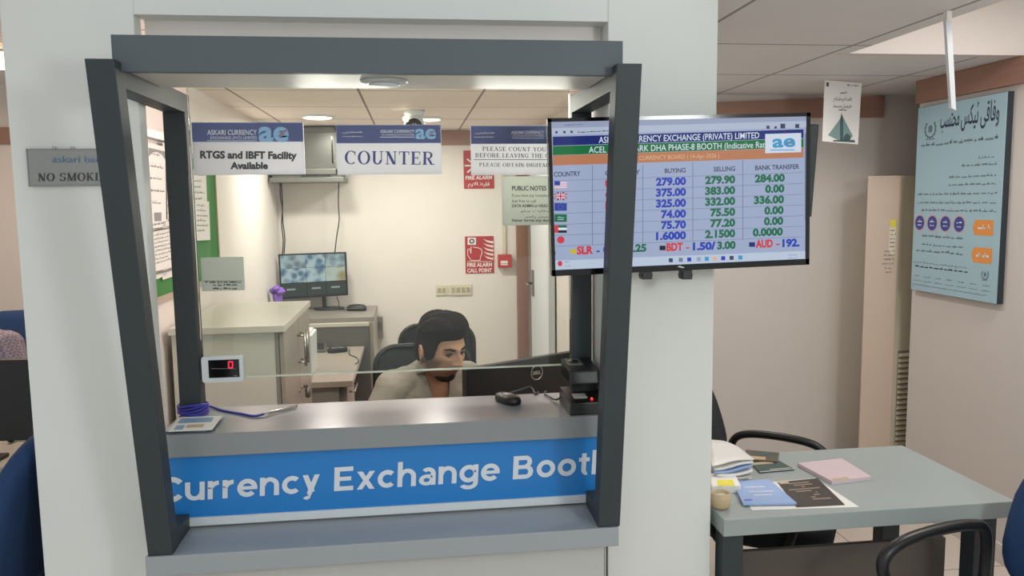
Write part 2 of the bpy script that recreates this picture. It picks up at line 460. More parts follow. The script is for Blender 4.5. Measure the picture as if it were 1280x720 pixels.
mat('lamp_warm', (255, 236, 206), emit=14.0)
mat('lamp_hot', (255, 214, 170), emit=14.0)
mat('lamp_off', (190, 196, 196), .3)
mat('lamp_white', (245, 250, 255), emit=4.0)
mat('display_black', (14, 14, 16), .12, var=.0)
mat('plaque', (150, 152, 148), .18, metal=.55, var=.04)
mat('plaque_blue', (98, 128, 168), .4, var=.0)
mat('plaque_ink', (66, 66, 66), .5, var=.0)
GLASS = glass_mat('window_glass', (244, 249, 246), 1.0)
RGLASS = glass_mat('rack_glass', (150, 152, 148), 2.0)
ACRYL = glass_mat('acrylic', (236, 240, 240), .8)
mat('glass_edge', (214, 222, 204), .25, var=.0)

def translucent(name, k=.5):
    """thin sheet that lets light through from behind"""
    m = MATS[name]; nt = m.node_tree; b = nt.nodes['Principled BSDF']; out = [n for n in nt.nodes if n.type == 'OUTPUT_MATERIAL'][0]
    t = nt.nodes.new('ShaderNodeBsdfTranslucent'); nt.links.new(b.inputs['Base Color'].links[0].from_socket, t.inputs[0])
    mx = nt.nodes.new('ShaderNodeMixShader'); mx.inputs[0].default_value = k
    nt.links.new(b.outputs[0], mx.inputs[1]); nt.links.new(t.outputs[0], mx.inputs[2]); nt.links.new(mx.outputs[0], out.inputs[0])
for n_ in ('sign_white', 'sign_blue', 'paper_green'): translucent(n_, .65)

# ================================================================== ROOM
CZ, BZ = 2.24, 2.16                    # false ceilings: hall side and inside the booth
YF = 2.12                              # face of the front wall
XL, XR, YB = -.93, .87, 5.70           # inside of the booth
m = MB(); m.box(-4.5, -3, -.06, 4.2, 7.2, 0); struct(m.build('floor', M('floor_tile')))
m = MB(); m.box(-.98, YF, 0, -.672, YF + .055, 2.9); struct(m.build('wall_front_left', M('white_paint'), bevel=.004))
m = MB(); m.box(.53, YF, 0, .834, YF + .2, 2.9); struct(m.build('wall_front_right', M('white_paint'), bevel=.004))
m = MB(); m.box(-.672, YF + .004, 2.124, .53, YF + .10, 2.9); struct(m.build('wall_front_lintel', M('white_paint')))
m = MB(); m.box(-.668, YF + .07, 1.985, .526, YF + .10, 2.124); struct(m.build('trim_fascia', M('booth_paint')))
m = MB(); m.box(XL - .05, YF + .055, 0, XL, YB + .1, 2.5); struct(m.build('wall_booth_left', M('booth_paint')))
m = MB(); m.box(XL, YB, 0, XR + .05, YB + .1, 2.5); struct(m.build('wall_booth_back', M('booth_paint')))
m = MB(); m.box(XR, 2.42, 0, XR + .05, YB, 2.5); struct(m.build('wall_booth_right', M('booth_paint')))
m = MB(); m.box(XL, YF + .105, BZ, XR, YB, BZ + .04); struct(m.build('ceiling_booth', M('booth_ceiling')))
m = MB(); m.box(XL + .002, YB - .022, 2.055, XR - .002, YB, BZ); struct(m.build('trim_booth_back', M('brown_trim')))
# door in the right wall of the booth, standing open in its frame
m = MB(); m.box(.742, YB - .05, 0, .83, YB, 2.06); struct(m.build('trim_door_jamb', M('brown_trim'), bevel=.004))
d = MB(); d.box(XR - .05, 4.78, .01, XR - .01, 5.62, 2.05); dr = struct(d.build('door_1', M('trim_white'), bevel=.003))
d = MB(); d.box(XR - .055, 5.5, .01, XR - .05, 5.615, 2.05); d.box(XR - .058, 5.54, .95, XR - .055, 5.57, 1.15, 1)
d.build('door_edge', [M('laminate_dark'), M('steel')], dr)
d = MB(); d.box(XR - .06, 5.36, 1.0, XR - .05, 5.42, 1.18); d.tube([(XR - .06, 5.39, 1.09), (XR - .1, 5.39, 1.09), (XR - .105, 5.27, 1.09)], .009)
d.build('door_handle', M('steel'), dr)

# right-hand room
m = MB()
hx0, hx1, hy0, hy1 = 1.8, 2.65, 1.2, 3.14
m.box(.834, -1, CZ, hx0, 4.5, CZ + .05); m.box(hx0, hy1, CZ, 3.4, 4.5, CZ + .05); m.box(hx0, -1, CZ, 3.4, hy0, CZ + .05)
struct(m.build('ceiling_hall', M('hall_ceiling')))
m = MB(); m.box(hx0 - .04, hy1 - .004, CZ - .001, 3.36, hy1 + .04, CZ + .32); m.box(hx0 - .04, hy0 - .04, CZ + .05, 3.4, hy0, CZ + .32)
m.box(hx0 - .04, hy0, CZ + .05, hx0, hy1, CZ + .32); m.box(hx0 - .04, hy0 - .04, CZ + .32, 3.4, hy1 + .04, CZ + .36)
m.box(3.36, hy0, CZ + .05, 3.4, hy1, CZ + .32)
struct(m.build('ceiling_coffer', M('pink_paint')))
m = MB(); m.box(2.6, -1, 0, 2.72, 3.85, CZ); struct(m.build('wall_right', M('pink_paint')))
m = MB(); m.box(.92, 4.4, 0, 3.4, 4.5, CZ + .05); struct(m.build('wall_back', M('pink_paint')))
m = MB(); m.box(2.72, 3.73, 0, 3.4, 3.85, CZ); struct(m.build('wall_recess_side', M('pink_paint')))
m = MB(); m.box(3.36, 3.85, 0, 3.42, 4.4, CZ); struct(m.build('wall_recess_end', M('pink_paint')))
m = MB(); m.hexa([(.95, 4.378, 2.112), (2.735, 4.378, 2.112), (2.735, 4.4, 2.112), (.95, 4.4, 2.112)],
                 [(.95, 4.378, 2.165), (2.735, 4.378, CZ - .004), (2.735, 4.4, CZ - .004), (.95, 4.4, 2.165)])
struct(m.build('trim_back', M('brown_trim')))
m = MB(); m.box(2.575, -1, 2.125, 2.6, 3.852, CZ - .002); struct(m.build('trim_right', M('brown_trim')))
m = MB(); m.box(2.588, -1, 0, 2.6, 3.85, .09); struct(m.build('baseboard_right', M('pink_paint'), bevel=.003))
m = MB(); m.box(.92, 4.388, 0, 3.36, 4.4, .09); struct(m.build('baseboard_back', M('pink_paint'), bevel=.003))
# left-hand room
m = MB(); m.box(-4.5, 5.0, 0, -.99, 5.1, 2.6); struct(m.build('wall_left_room', M('pink_paint')))
m = MB(); m.box(-4.5, 4.98, 2.02, -.99, 5.0, 2.115); struct(m.build('trim_left_room', M('brown_trim')))
m = MB(); m.box(-4.5, 1.6, CZ + .12, -.985, 5.0, CZ + .16); struct(m.build('ceiling_left_room', M('hall_ceiling')))

# ================================================================== BOOTH FRONT
# worktop with the customers' edge, seen between the two leaning frames
wt = MB(); wt.box(-.668, 2.09, 1.0, .526, 2.375, 1.06)
c = tag(wt.build('counter_worktop', M('counter_grey'), bevel=.003), 'glossy grey counter top running under the booth glass', 'counter')
fp = MB(); fp.box(-.668, YF + .005, .0, .526, YF + .05, 1.0)
struct(fp.build('wall_counter_front', M('panel_grey')))
PB = PY(YF - .004)
bn = thing('banner', (-.07, YF, .81), 'blue banner lettered Currency Exchange Booth under the counter', 'banner')
m = MB(); m.box(-.666, YF - .004, .828, .524, YF + .004, 1.0); m.build('panel', M('banner_blue'), bn)
m = MB(); m.tpx(PY(YF - .006), 'Currency Exchange Booth', (196.5, 628.5), (761, 591.5), 30.5, face='geo'); m.build('lettering', M('white_vinyl'), bn)
m = MB(); m.box(-.666, YF - .01, .806, .524, YF + .004, .828); m.build('bottom_strip', M('trim_white'), bn)
m = MB(); m.box(-.668, 1.945, .748, .516, 2.124, .80)
tag(m.build('ledge', M('ledge_grey'), bevel=.004), 'long grey ledge below the blue banner', 'ledge')
m = MB(); m.box(-.60, 2.0, 0, .49, 2.12, .748); m.box(.492, 2.06, 0, .51, 2.12, .748, 1)
tag(m.build('base_cabinet', [M('panel_grey'), M('laminate_dark')], bevel=.003), 'pale grey panelled base under the ledge', 'cabinet')

def side_frame(x0, x1, label):
    r = thing('leaning_support', ((x0 + x1) / 2, 2.1, .8), label, 'frame', 'leaning frames on both sides of the booth')
    yb, yt, zt, dp = 1.95, 1.768, 1.955, .055
    m = MB()
    m.hexa([(x0, yb, .80), (x1, yb, .80), (x1, yb + dp, .80), (x0, yb + dp, .80)], [(x0, yt, zt), (x1, yt, zt), (x1, yt + dp, zt), (x0, yt + dp, zt)])
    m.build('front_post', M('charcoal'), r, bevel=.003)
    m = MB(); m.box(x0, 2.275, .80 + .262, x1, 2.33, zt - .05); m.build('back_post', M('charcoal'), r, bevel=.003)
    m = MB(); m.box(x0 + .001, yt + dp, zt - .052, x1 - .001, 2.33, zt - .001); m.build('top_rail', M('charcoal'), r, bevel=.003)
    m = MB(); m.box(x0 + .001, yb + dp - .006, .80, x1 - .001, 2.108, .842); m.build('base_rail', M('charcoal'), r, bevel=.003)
    return r
side_frame(-.662, -.604, 'charcoal leaning frame at the left end of the counter')
side_frame(.462, .520, 'charcoal leaning frame in front of the television')
hb = thing('header_beam', (-.065, 1.95, 1.956), 'charcoal header beam across the top of the booth', 'beam')
m = MB(); m.box(-.622, 1.81, 1.957, .487, 1.835, 2.012); m.box(-.622, 1.81, 1.935, .487, 1.83, 1.96); m.build('front_board', M('charcoal_lit'), hb, bevel=.002)
m = MB(); m.box(-.602, 1.83, 1.94, .460, 2.075, 1.95); m.build('soffit', M('laminate_side'), hb)
m = MB(); m.box(-.612, 1.835, 1.99, .48, 2.112, 2.010); m.build('top_board', M('charcoal_lit'), hb)
r = thing('downlight', (-.058, 1.94, 1.932), 'round unlit downlight under the charcoal header', 'light')
m = MB(); m.lathe([(.0, -.006), (.04, -.006), (.055, -.004), (.056, .004), (.0, .004)], (-.058, 1.94, 1.9365)); m.build('trim_ring', M('lamp_off'), r)
m = MB(); m.lathe([(.0, -.003), (.036, -.003), (.036, .0), (0, .0)], (-.058, 1.94, 1.930)); m.build('diffuser', M('trim_white'), r)

# glass
YG = 2.30
zg = aty(500, 463, YG).z
m = MB(); m.box(-.602, YG, zg, .460, YG + .008, 1.985)
g = thing('window_1', (0, YG, zg), 'clear glass screen standing between the charcoal posts', 'window'); del g['category']; struct(g)
m.build('pane', GLASS, g)
m = MB(); m.box(-.602, YG - .001, zg - .004, .460, YG + .009, zg); m.build('polished_edge', M('glass_edge'), g)

# hanging acrylic signs behind... fixed to the outside of the glass
YS = YG - .004
PS = PY(YS - .005); NO = V((0, -.0006, 0))
def glass_sign(px, label, fill, sheet=True):
    x0, y0, x1, y1 = px
    a, b = aty(x0, y1, YS), aty(x1, y0, YS)
    r = thing('glass_sign', (a + b) / 2 - V((0, 0, (b.z - a.z) / 2)), label, 'sign', 'signs stuck along the top of the glass')
    m = MB(); m.box(a.x, YS - .003, a.z, b.x, YS + .0035, b.z)
    m.build('sheet', [M('sign_white')], r)
    zs = a.z + (b.z - a.z) * .63
    m = MB(); m.box(a.x + .001, YS - .0045, zs, b.x - .001, YS - .003, b.z - .001); m.build('header_band', M('sign_blue'), r)
    fill(r); return r
def logo(r, x0, y1, w, plane, mats=('logo_cyan', 'logo_rust')):
    s = w
    m = MB(); m.tpx(plane, 'ae', (x0, y1), (x0 + s, y1 + .2), s * .66, bold=.03)
    m.build('emblem', M(mats[0]), r)
    m = MB(); m.qpx(plane, [(x0 + s * .66, y1 - s * .17), (x0 + s * .74, y1 - s * .12), (x0 + s * .97, y1 - s * .36), (x0 + s * .84, y1 - s * .36)], off=NO * 2)
    m.build('emblem_swoosh', M(mats[1]), r)
def fill1(r):
    m = MB(); m.tpx(PS, 'ASKARI CURRENCY', (259, 168.5), (321, 168.5), 6.2, bold=.01)
    m.tpx(PS, 'EXCHANGE (PVT) LIMITED', (263, 174), (321, 174), 3.6); m.rpx(PS, 258, 175.6, 321, 176.2); m.build('company_name', M('ink_white'), r)
    logo(r, 323, 176, 38, PS)
    m = MB(); m.tpx(PS, 'RTGS and IBFT Facility', (250, 197.5), (371, 198.5), 8.6, bold=.045)
    m.tpx(PS, 'Available', (288, 211), (335, 211), 8, bold=.045); m.build('lettering', M('ink_grey'), r)
glass_sign((243, 153, 379, 219), 'white and blue sign reading RTGS and IBFT Facility Available', fill1)
def fill2(r):
    m = MB()
    m.tpx(PS, ar('\uFECB\uFEB4\uFEA8\uFE92\uFEAE\uFBFD'), (428, 166), (453, 166), 3.4); m.scribble(PS(428, 171), PS(453, 171), .004, off=NO)
    m.tpx(PS, 'ASKARI CURRENCY', (475, 166), (518, 166), 3.8, bold=.01); m.tpx(PS, 'EXCHANGE (PVT) LIMITED', (477, 169.6), (518, 169.6), 2.2); m.rpx(PS, 475, 171, 518, 171.8)
    m.build('company_name', M('ink_white'), r)
    logo(r, 519, 173, 26, PS)
    m = MB(); m.tpx(PS, 'COUNTER', (431, 205), (543, 206), 16.5, face='serif'); m.build('lettering', M('ink_blue'), r)
glass_sign((422, 156, 551, 218.5), 'white and blue sign reading COUNTER', fill2)
def fill3(r):
    m = MB()
    m.tpx(PS, ar('\uFECB\uFEB4\uFEA8\uFE92\uFEAE\uFBFD'), (594, 167), (618, 167), 3.4); m.scribble(PS(593, 172), PS(617, 172), .004, off=NO)
    m.tpx(PS, 'ASKARI CURRENCY', (639, 167.5), (680, 167.5), 4, bold=.01); m.tpx(PS, 'EXCHANGE (PVT) LIMITED', (641, 171), (680, 171), 2.4); m.rpx(PS, 640, 172.4, 680, 173)
    m.build('company_name', M('ink_white'), r)
    logo(r, 682, 174, 26, PS)
    m = MB(); m.tpx(PS, 'PLEASE COUNT YOUR CASH', (603, 188.5), (712, 189.5), 5.2, face='serif'); m.tpx(PS, 'BEFORE LEAVING THE COUNTER', (594, 196.6), (718, 197.6), 5.2, face='serif')
    m.tpx(PS, 'PLEASE OBTAIN DIGITAL RECEIPT', (599, 208), (718, 209), 4.6, face='serif'); m.rpx(PS, 592, 199.2, 720, 199.9)
    m.build('lettering', M('ink_grey'), r)
glass_sign((589, 157, 724, 219), 'white and blue sign reading PLEASE COUNT YOUR CASH', fill3)
# paper notices
def notice(px, label, cat='notice'):
    x0, y0, x1, y1 = px; a, b = aty(x0, y1, YS), aty(x1, y0, YS)
    r = thing('notice', ((a.x + b.x) / 2, YS, a.z), label, cat)
    m = MB(); m.box(a.x, YS - .001, a.z, b.x, YS + .0035, b.z); m.build('sheet', M('paper_green'), r); return r
PN = PY(YS - .002)
r = notice((628, 220, 704, 282), 'pale green sheet headed PUBLIC NOTES on the glass')
m = MB(); m.tpx(PN, 'PUBLIC NOTES', (640, 238), (683, 238), 5.4, bold=.02)
for i, (y, h, t) in enumerate(((246, 3.6, 'If you have any complaint please'), (253, 3.6, 'feel free to call'), (259, 3.6, 'DATA ADMIN or HEAD OFFICE'), (277, 3.4, 'Never forget any document'))):
    w = 60 if i != 1 else 30; m.tpx(PN, t, (640, y), (640 + w, y), h, bold=.02 if i > 1 else 0)
m.tpx(PN, ar('\uFE8D\uFEB7\uFEDB\uFE8E\uFBFE\uFE95 \uFEB3\uFE8E\uFEED'), (651, 265), (690, 265), 3); m.tpx(PN, ar('\uFEA3\uFEB4\uFEE8\uFEAD \uFEAD\uFE8E\uFEA4\uFEF4'), (657, 272), (690, 272), 3)
m.build('lettering', M('ink_grey'), r)
r = notice((253, 321, 304, 364), 'small pale square sheet on the glass by the left post')
m = MB()
for y in (353.5, 357, 361.5): m.scribble(PN(256 if y < 354 else 266, y), PN(301 if y < 354 else 298, y), .006, off=NO)
m.rpx(PN, 254, 351, 303, 351.5, off=NO); m.build('lettering', M('ink_grey'), r)

# customers' display
a, b = aty(255, 477, YS), aty(305, 443, YS)
r = thing('rate_display', ((a.x + b.x) / 2, YS - .02, a.z), 'white box with a red zero digit at the foot of the glass', 'display')
m = MB(); m.prism([(x, YS - .02, z) for x, z in rrect(a.x, a.z, b.x, b.z, .008)], (0, .022, 0)); m.build('casing', M('trim_white'), r, bevel=.003)
PD = PY(YS - .0205)
m = MB(); q0, q1 = PD(261.5, 472.5), PD(298.5, 449); m.box(q0.x, YS - .022, q0.z, q1.x, YS - .019, q1.z); m.build('display_window', M('display_black'), r)
PD = PY(YS - .0228)
m = MB()
for x0, y0, x1, y1 in ((285.5, 451.6, 291, 453), (285.2, 459, 290.6, 460.4), (285, 452, 286.4, 460), (290, 452, 291.4, 460)): m.rpx(PD, x0, y0, x1, y1)
m.build('digit', M('digit_red'), r)
m = MB(); m.rpx(PD, 264, 460.6, 295, 461.1); m.scribble(PD(292, 470), PD(297, 470), .004); m.build('scale_line', M('ink_light'), r)

# things on the counter
def sheet(pts, z, th=.0008): return [V((p.x, p.y, z)) for p in pts]
def flat(m, px, z, th, mi=0):
    P = [atz(x, y, z) for x, y in px]; m.prism([V((p.x, p.y, z)) for p in P], (0, 0, th), mi)
r = thing('brochure_pile', atz(245, 530, 1.0602), 'fanned pile of printed brochures on the counter by the left post', 'brochure')
cols = ['paper', 'print_blue', 'paper', 'print_blue', 'paper']
base = [(203, 541), (259, 540), (282, 520), (226, 521)]
for i in range(5):
    m = MB(); z = 1.0605 + i * .0016
    c0 = atz(243, 527, z); an = math.radians(-3 + i * 2.2)
    P = []
    for x, y in base:
        p = atz(x, y, z) - c0; P.append(V((c0.x + p.x * math.cos(an) * .96 - p.y * math.sin(an), c0.y + p.x * math.sin(an) + p.y * math.cos(an) * .9, z)))
    m.prism(P, (0, 0, .001)); b = m.build('brochure', M(cols[i]), r)
    if i == 4:
        m = MB(); u = (P[1] - P[0]); v = (P[3] - P[0])
        for s, t, w, h, k in ((.08, .55, .8, .35, 0), (.35, .2, .4, .22, 1), (.1, .1, .2, .3, 0)):
            q = P[0] + u * s + v * t + V((0, 0, .0014)); m.poly([q, q + u * w, q + u * w + v * h, q + v * h], k)
        m.build('printed_picture', [M('print_blue'), M('tan')], b)
# pen on a blue cord tied to the left post
r = thing('pen', atz(350, 512, 1.061), 'silver pen on a blue cord tied to the left post', 'pen')
p0, p1 = atz(331, 517, 1.066), atz(371, 507, 1.066)
m = MB(); m.tube([p0, p0 + (p1 - p0) * .1, p1], [.002, .0042, .0042]); m.build('barrel', M('chrome'), r)
m = MB(); q = p1 + V((.0, -.009, .0)); m.tube([p1 + (p0 - p1) * .1, q + (p0 - p1) * .02, q + (p0 - p1) * .5], .0016, 6); m.build('clip', M('steel'), r)
cd = bez([atz(248, 510, 1.075), atz(262, 508, 1.066), atz(278, 513, 1.0635), atz(300, 517, 1.0635), atz(318, 520, 1.0635), atz(330, 517.5, 1.0655)], 6)
m = MB(); m.tube(cd, .0032, 6)
for k in range(5):
    z = 1.066 + k * .006; m.tube([(-.633 + .040 * math.cos(t), 2.302 + .038 * math.sin(t), z + .004 * math.sin(t * 2 + k)) for t in [2 * math.pi * i / 20 for i in range(20)]], .0038, 6, closed=True)
m.tube(bez([atz(247, 506, 1.08), atz(256, 497, 1.085), atz(250, 512, 1.066), atz(241, 513, 1.066)], 5), .0035, 6)
m.build('cord', M('blue_cord'), r)

# fingerprint reader
T = Matrix.Translation(atz(635, 503, 1.0602)) @ Z(math.radians(28))
r = thing('fingerprint_reader', atz(635, 503, 1.0602), 'small black thumb reader with a cable on the counter', 'reader')
m = MB(T)
def ov(w, l, z, n=24): return [(w * math.copysign(abs(math.cos(a)) ** .7, math.cos(a)), l * math.copysign(abs(math.sin(a)) ** .7, math.sin(a)), z) for a in [2 * math.pi * i / n for i in range(n)]]
m.loft([ov(.022, .046, 0), ov(.026, .05, .004), ov(.026, .05, .014), ov(.022, .046, .022), ov(.012, .03, .024)]); m.build('casing', M('black_plastic'), r)
m = MB(T); m.loft([ov(.013, .018, .0243), ov(.012, .017, .0262)]); m.build('sensor_window', M('steel'), r)
m = MB(); m.tube(bez([T @ V((0, .045, .012)), atz(634, 492, 1.075), atz(648, 488, 1.07), atz(663, 484, 1.064), (.36, 2.35, 1.064), (.375, 2.388, 1.058), (.376, 2.39, 1.0)], 6), .0028, 6)
m.build('cable', M('black_plastic'), r)

# passport / document scanner at the right end of the counter
r = thing('document_scanner', (.475, 2.2, 1.06), 'black document scanner with a red light at the right end of the counter', 'scanner')
m = MB(); m.hexa([(.418, 2.104, 1.0605), (.522, 2.104, 1.0605), (.522, 2.268, 1.0605), (.418, 2.268, 1.0605)], [(.420, 2.108, 1.094), (.522, 2.108, 1.094), (.522, 2.268, 1.104), (.420, 2.268, 1.104)])
m.build('base', M('black_plastic'), r, bevel=.003)
m = MB(); m.box(.45, 2.215, 1.095, .52, 2.262, 1.16); m.build('neck', M('black_matte'), r, bevel=.006)
m = MB(); m.hexa([(.424, 2.13, 1.142), (.505, 2.13, 1.142), (.512, 2.262, 1.142), (.424, 2.262, 1.142)], [(.424, 2.14, 1.176), (.505, 2.14, 1.176), (.512, 2.262, 1.190), (.424, 2.262, 1.190)])
m.hexa([(.505, 2.15, 1.14), (.522, 2.17, 1.14), (.522, 2.262, 1.14), (.511, 2.262, 1.14)], [(.505, 2.16, 1.172), (.522, 2.18, 1.168), (.522, 2.262, 1.172), (.511, 2.262, 1.18)])
m.build('scanning_head', M('black_plastic'), r, bevel=.004)
m = MB(); m.hexa([(.432, 2.195, 1.1805), (.475, 2.195, 1.1805), (.475, 2.255, 1.1865), (.432, 2.255, 1.1865)], [(.432, 2.195, 1.1845), (.475, 2.195, 1.1845), (.475, 2.255, 1.190), (.432, 2.255, 1.190)]); m.build('top_plate', M('rack_grey'), r)
m = MB(); m.lathe([(0, 0), (.015, 0), (.015, .001), (0, .001)], (.453, 2.225, 1.1878), ax=(0, -.1, 1)); m.build('lens_opening', M('display_black'), r)
m = MB(); m.hexa([(.440, 2.15, 1.0965), (.478, 2.15, 1.0965), (.478, 2.19, 1.0985), (.440, 2.19, 1.0985)], [(.440, 2.15, 1.0985), (.478, 2.15, 1.0985), (.478, 2.19, 1.1005), (.440, 2.19, 1.1005)]); m.build('silver_label', M('label_silver'), r)
m = MB(); m.ball((.487, 2.135, 1.0975), .0038); m.build('indicator_light', M('led_red'), r)
m = MB(); m.tube(bez([(.42, 2.25, 1.075), (.405, 2.268, 1.066), (.39, 2.35, 1.0645), (.40, 2.386, 1.058), (.402, 2.388, 1.0)], 6), .003, 6); m.build('cable', M('black_plastic'), r)

# plaque on the left pier
a, b = aty(38, 233, YF), aty(157, 186, YF)
PQ = PY(YF - .0095)
r = thing('plaque', ((a.x + b.x) / 2, YF, a.z), 'clear silver NO SMOKING plaque on the white pier', 'sign')
m = MB(); m.box(a.x, YF - .008, a.z, b.x, YF - .001, b.z); m.build('plate', M('plaque'), r, bevel=.001)
m = MB(); t = .0025
for (x0, z0, x1, z1) in ((a.x, a.z, b.x, a.z + t), (a.x, b.z - t, b.x, b.z), (a.x, a.z, a.x + t, b.z), (b.x - t, a.z, b.x, b.z)): m.box(x0, YF - .009, z0, x1, YF - .0075, z1)
m.build('bevelled_edge', M('steel'), r)
m = MB(); m.tpx(PQ, 'askari bank', (65, 203), (134, 203), 8); m.build('bank_name', M('plaque_blue'), r)
m = MB(); m.tpx(PQ, 'NO SMOKING', (47, 226.5), (143.5, 225.5), 10, face='serif'); m.build('lettering', M('plaque_ink'), r)
for i, x in enumerate((69, 92, 138)):
    m = MB(); p = aty(x, 185.5, YF); m.lathe([(0, 0), (.004, .001), (.004, .006), (0, .007)], p + V((0, -.002, 0)), 10, ax=(0, -1, 0)); m.build('mounting_clip', M('chrome'), r)

# ================================================================== TELEVISION
tl, tr_, br_, bl = aty(686, 148, 1.945), aty(1013, 141, 1.945), aty(1010, 331, 1.945), aty(688, 345, 1.945)
tc = (tl + tr_ + br_ + bl) / 4; tw = ((tr_ - tl).length + (br_ - bl).length) / 2; th = ((tl - bl).length + (tr_ - br_).length) / 2
TT = Matrix.Translation(tc) @ Matrix.Rotation(-math.atan2(tr_.z - tl.z, tr_.x - tl.x), 4, 'Y')
tv = thing('television', tc - V((0, 0, th / 2)), 'wall television showing the currency rates board', 'television')
w2, h2 = tw / 2, th / 2
m = MB(TT)
b0 = .009
m.box(-w2, 0, -h2, w2, .022, h2)
m.build('back_panel', M('black_plastic'), tv, bevel=.003)
m = MB(TT)
m.box(-w2, -.004, h2 - b0, w2, .004, h2); m.box(-w2, -.004, -h2, w2, .004, -h2 + .0155); m.box(-w2, -.004, -h2, -w2 + b0, .004, h2); m.box(w2 - b0 * 1.1, -.004, -h2, w2, .004, h2)
bz = m.build('bezel', M('display_black'), tv)
m = MB(TT); m.hexa([(-.016, -.0048, -h2 + .010), (-.002, -.0048, -h2 + .006), (.004, -.0048, -h2 + .0075), (-.010, -.0048, -h2 + .0125)], [(-.016, -.0038, -h2 + .010), (-.002, -.0038, -h2 + .006), (.004, -.0038, -h2 + .0075), (-.010, -.0038, -h2 + .0125)]); m.build('badge', M('chrome'), bz)
m = MB(TT); m.box(-.23, .022, -h2 + .05, .26, .07, h2 - .05); m.build('rear_housing', M('black_matte'), tv, bevel=.01)
m = MB(TT); m.box(-.05, .07, -.1, .2, .175, .1); m.build('wall_bracket', M('black_matte'), tv)
for px in (808, 858):
    p = aty(px, 343, 1.96); m = MB(); m.box(p.x - .012, 1.95, p.z - .012, p.x + .012, 1.985, p.z + .02); m.box(p.x - .015, 1.955, p.z - .006, p.x + .015, 1.98, p.z + .002); m.build('bracket_foot', M('black_plastic'), tv)
# flat black media player box hung behind the set
p = aty(1019, 225, 2.03)
m = MB(); m.hexa([(p.x - .12, 2.02, 1.60), (p.x - .012, 2.02, 1.60), (p.x - .012, 2.05, 1.60), (p.x - .12, 2.05, 1.60)], [(p.x - .12, 2.02, 1.85), (p.x + .002, 2.02, 1.845), (p.x + .002, 2.05, 1.845), (p.x - .12, 2.05, 1.85)])
m.build('media_box', M('charcoal'), tv, bevel=.004)
# picture
def emi(n, c, e=.93): return mat(n, c, .4, emit=e, spec=.15)
SP = 1.945 - .0008
PT = PY(SP); TO = V((0, -.0004, 0))
emi('scr_bg', (158, 171, 200)); emi('scr_bar', (176, 186, 208)); emi('scr_tab', (150, 160, 186)); emi('scr_navy', (28, 40, 112)); emi('scr_green', (22, 110, 60)); emi('scr_orange', (182, 122, 88))
emi('scr_white', (214, 226, 240)); emi('scr_ink', (58, 66, 92)); emi('scr_line', (112, 122, 150)); emi('scr_blue', (40, 62, 176)); emi('scr_dgreen', (20, 106, 72)); emi('scr_red', (206, 56, 70)); emi('scr_cyan', (60, 150, 200)); emi('scr_task', (186, 200, 220)); emi('scr_logo_bg', (206, 216, 232)); emi('scr_pink', (206, 160, 180)); emi('scr_tan', (226, 176, 140)); emi('scr_yel', (200, 180, 40)); emi('scr_black', (20, 26, 40)); emi('scr_eu', (44, 66, 156))
def SP_(u, v):   # screen coordinates in photo pixels at the four inner corners -> point on the screen
    return TT @ V((-w2 + b0 + u * (tw - 2 * b0), 0, h2 - b0 - v * (th - b0 - .0155)))
m = MB(); m.poly([TT @ V((-w2 + b0, -.0005, -h2 + .0155)), TT @ V((w2 - b0, -.0005, -h2 + .0155)), TT @ V((w2 - b0, -.0005, h2 - b0)), TT @ V((-w2 + b0, -.0005, h2 - b0))])
scr = m.build('screen', M('scr_bg'), tv)
def layer(k): return lambda px, py: aty(px, py, 1.945 - .0008 - .0004 * k)
L1, L2, L3 = layer(1), layer(2), layer(3)
# browser chrome: rows slope with the set; q() draws a bar between two sloping edges
def sl(x, y): return y + (x - 690) * (-.0285 + (y - 150) * -.00006 )   # y of the row that starts at y on the left edge
def bar(m, L, x0, x1, y0, y1): m.qpx(L, [(x0, sl(x0, y1)), (x1, sl(x1, y1)), (x1, sl(x1, y0)), (x0, sl(x0, y0))])
def put(m, L, t, x0, x1, y, h, **k): m.tpx(L, t, (x0, sl(x0, y)), (x1, sl(x1, y)), h, **k)
m = MB(); bar(m, L1, 690, 1008, 152, 160); m.build('browser_tabs', M('scr_tab'), scr)
m = MB(); bar(m, L1, 690, 1008, 160.5, 168.6); m.build('address_bar', M('scr_bar'), scr)
m = MB(); 
for x in (694, 704, 713): m.rpx(L2, x, sl(x, 167), x + 3, sl(x, 164))
m.scribble(L2(722, 166), L2(764, sl(764, 166)), .004); m.scribble(L2(706, 157), L2(728, 156), .003)
for x, w in ((958, 4), (968, 3), (975.5, 6), (994, 5)): m.rpx(L2, x, sl(x, 169), x + w, sl(x, 169 - w))
m.build('browser_icons', M('scr_ink'), scr)
m = MB(); bar(m, L1, 691, 1004.5, 171, 182.2); m.build('title_bar_navy', M('scr_navy'), scr)
m = MB(); bar(m, L1, 691, 1004.5, 182.8, 194); m.build('title_bar_green', M('scr_green'), scr)
m = MB(); bar(m, L1, 691, 1004.5, 194.3, 207); m.build('title_bar_orange', M('scr_orange'), scr)
m = MB(); put(m, L2, 'ASKARI CURRENCY EXCHANGE (PRIVATE) LIMITED', 748.5, 949, 180.6, 7.6, bold=.006); put(m, L2, 'ACEL - DHA PARK DHA PHASE-8 BOOTH (Indicative Rates)', 736, 966, 192.6, 7.6, bold=.004)
m.build('title_lettering', M('scr_white'), scr)
m = MB(); put(m, L2, 'CURRENCY BOARD ( 14-Apr-2026 )', 799, 899, 203.5, 5.2); m.build('date_lettering', M('scr_tan'), scr)
m = MB(); bar(m, L2, 956.5, 1001.5, 175.5, 200); m.build('logo_panel', M('scr_logo_bg'), scr)
m = MB(); m.tpx(L3, 'ae', (965.5, 184.2), (994, 182.8), 15, bold=.03); m.rpx(L3, 963, 188, 993, 187); m.build('logo_letters', M('scr_cyan'), scr)
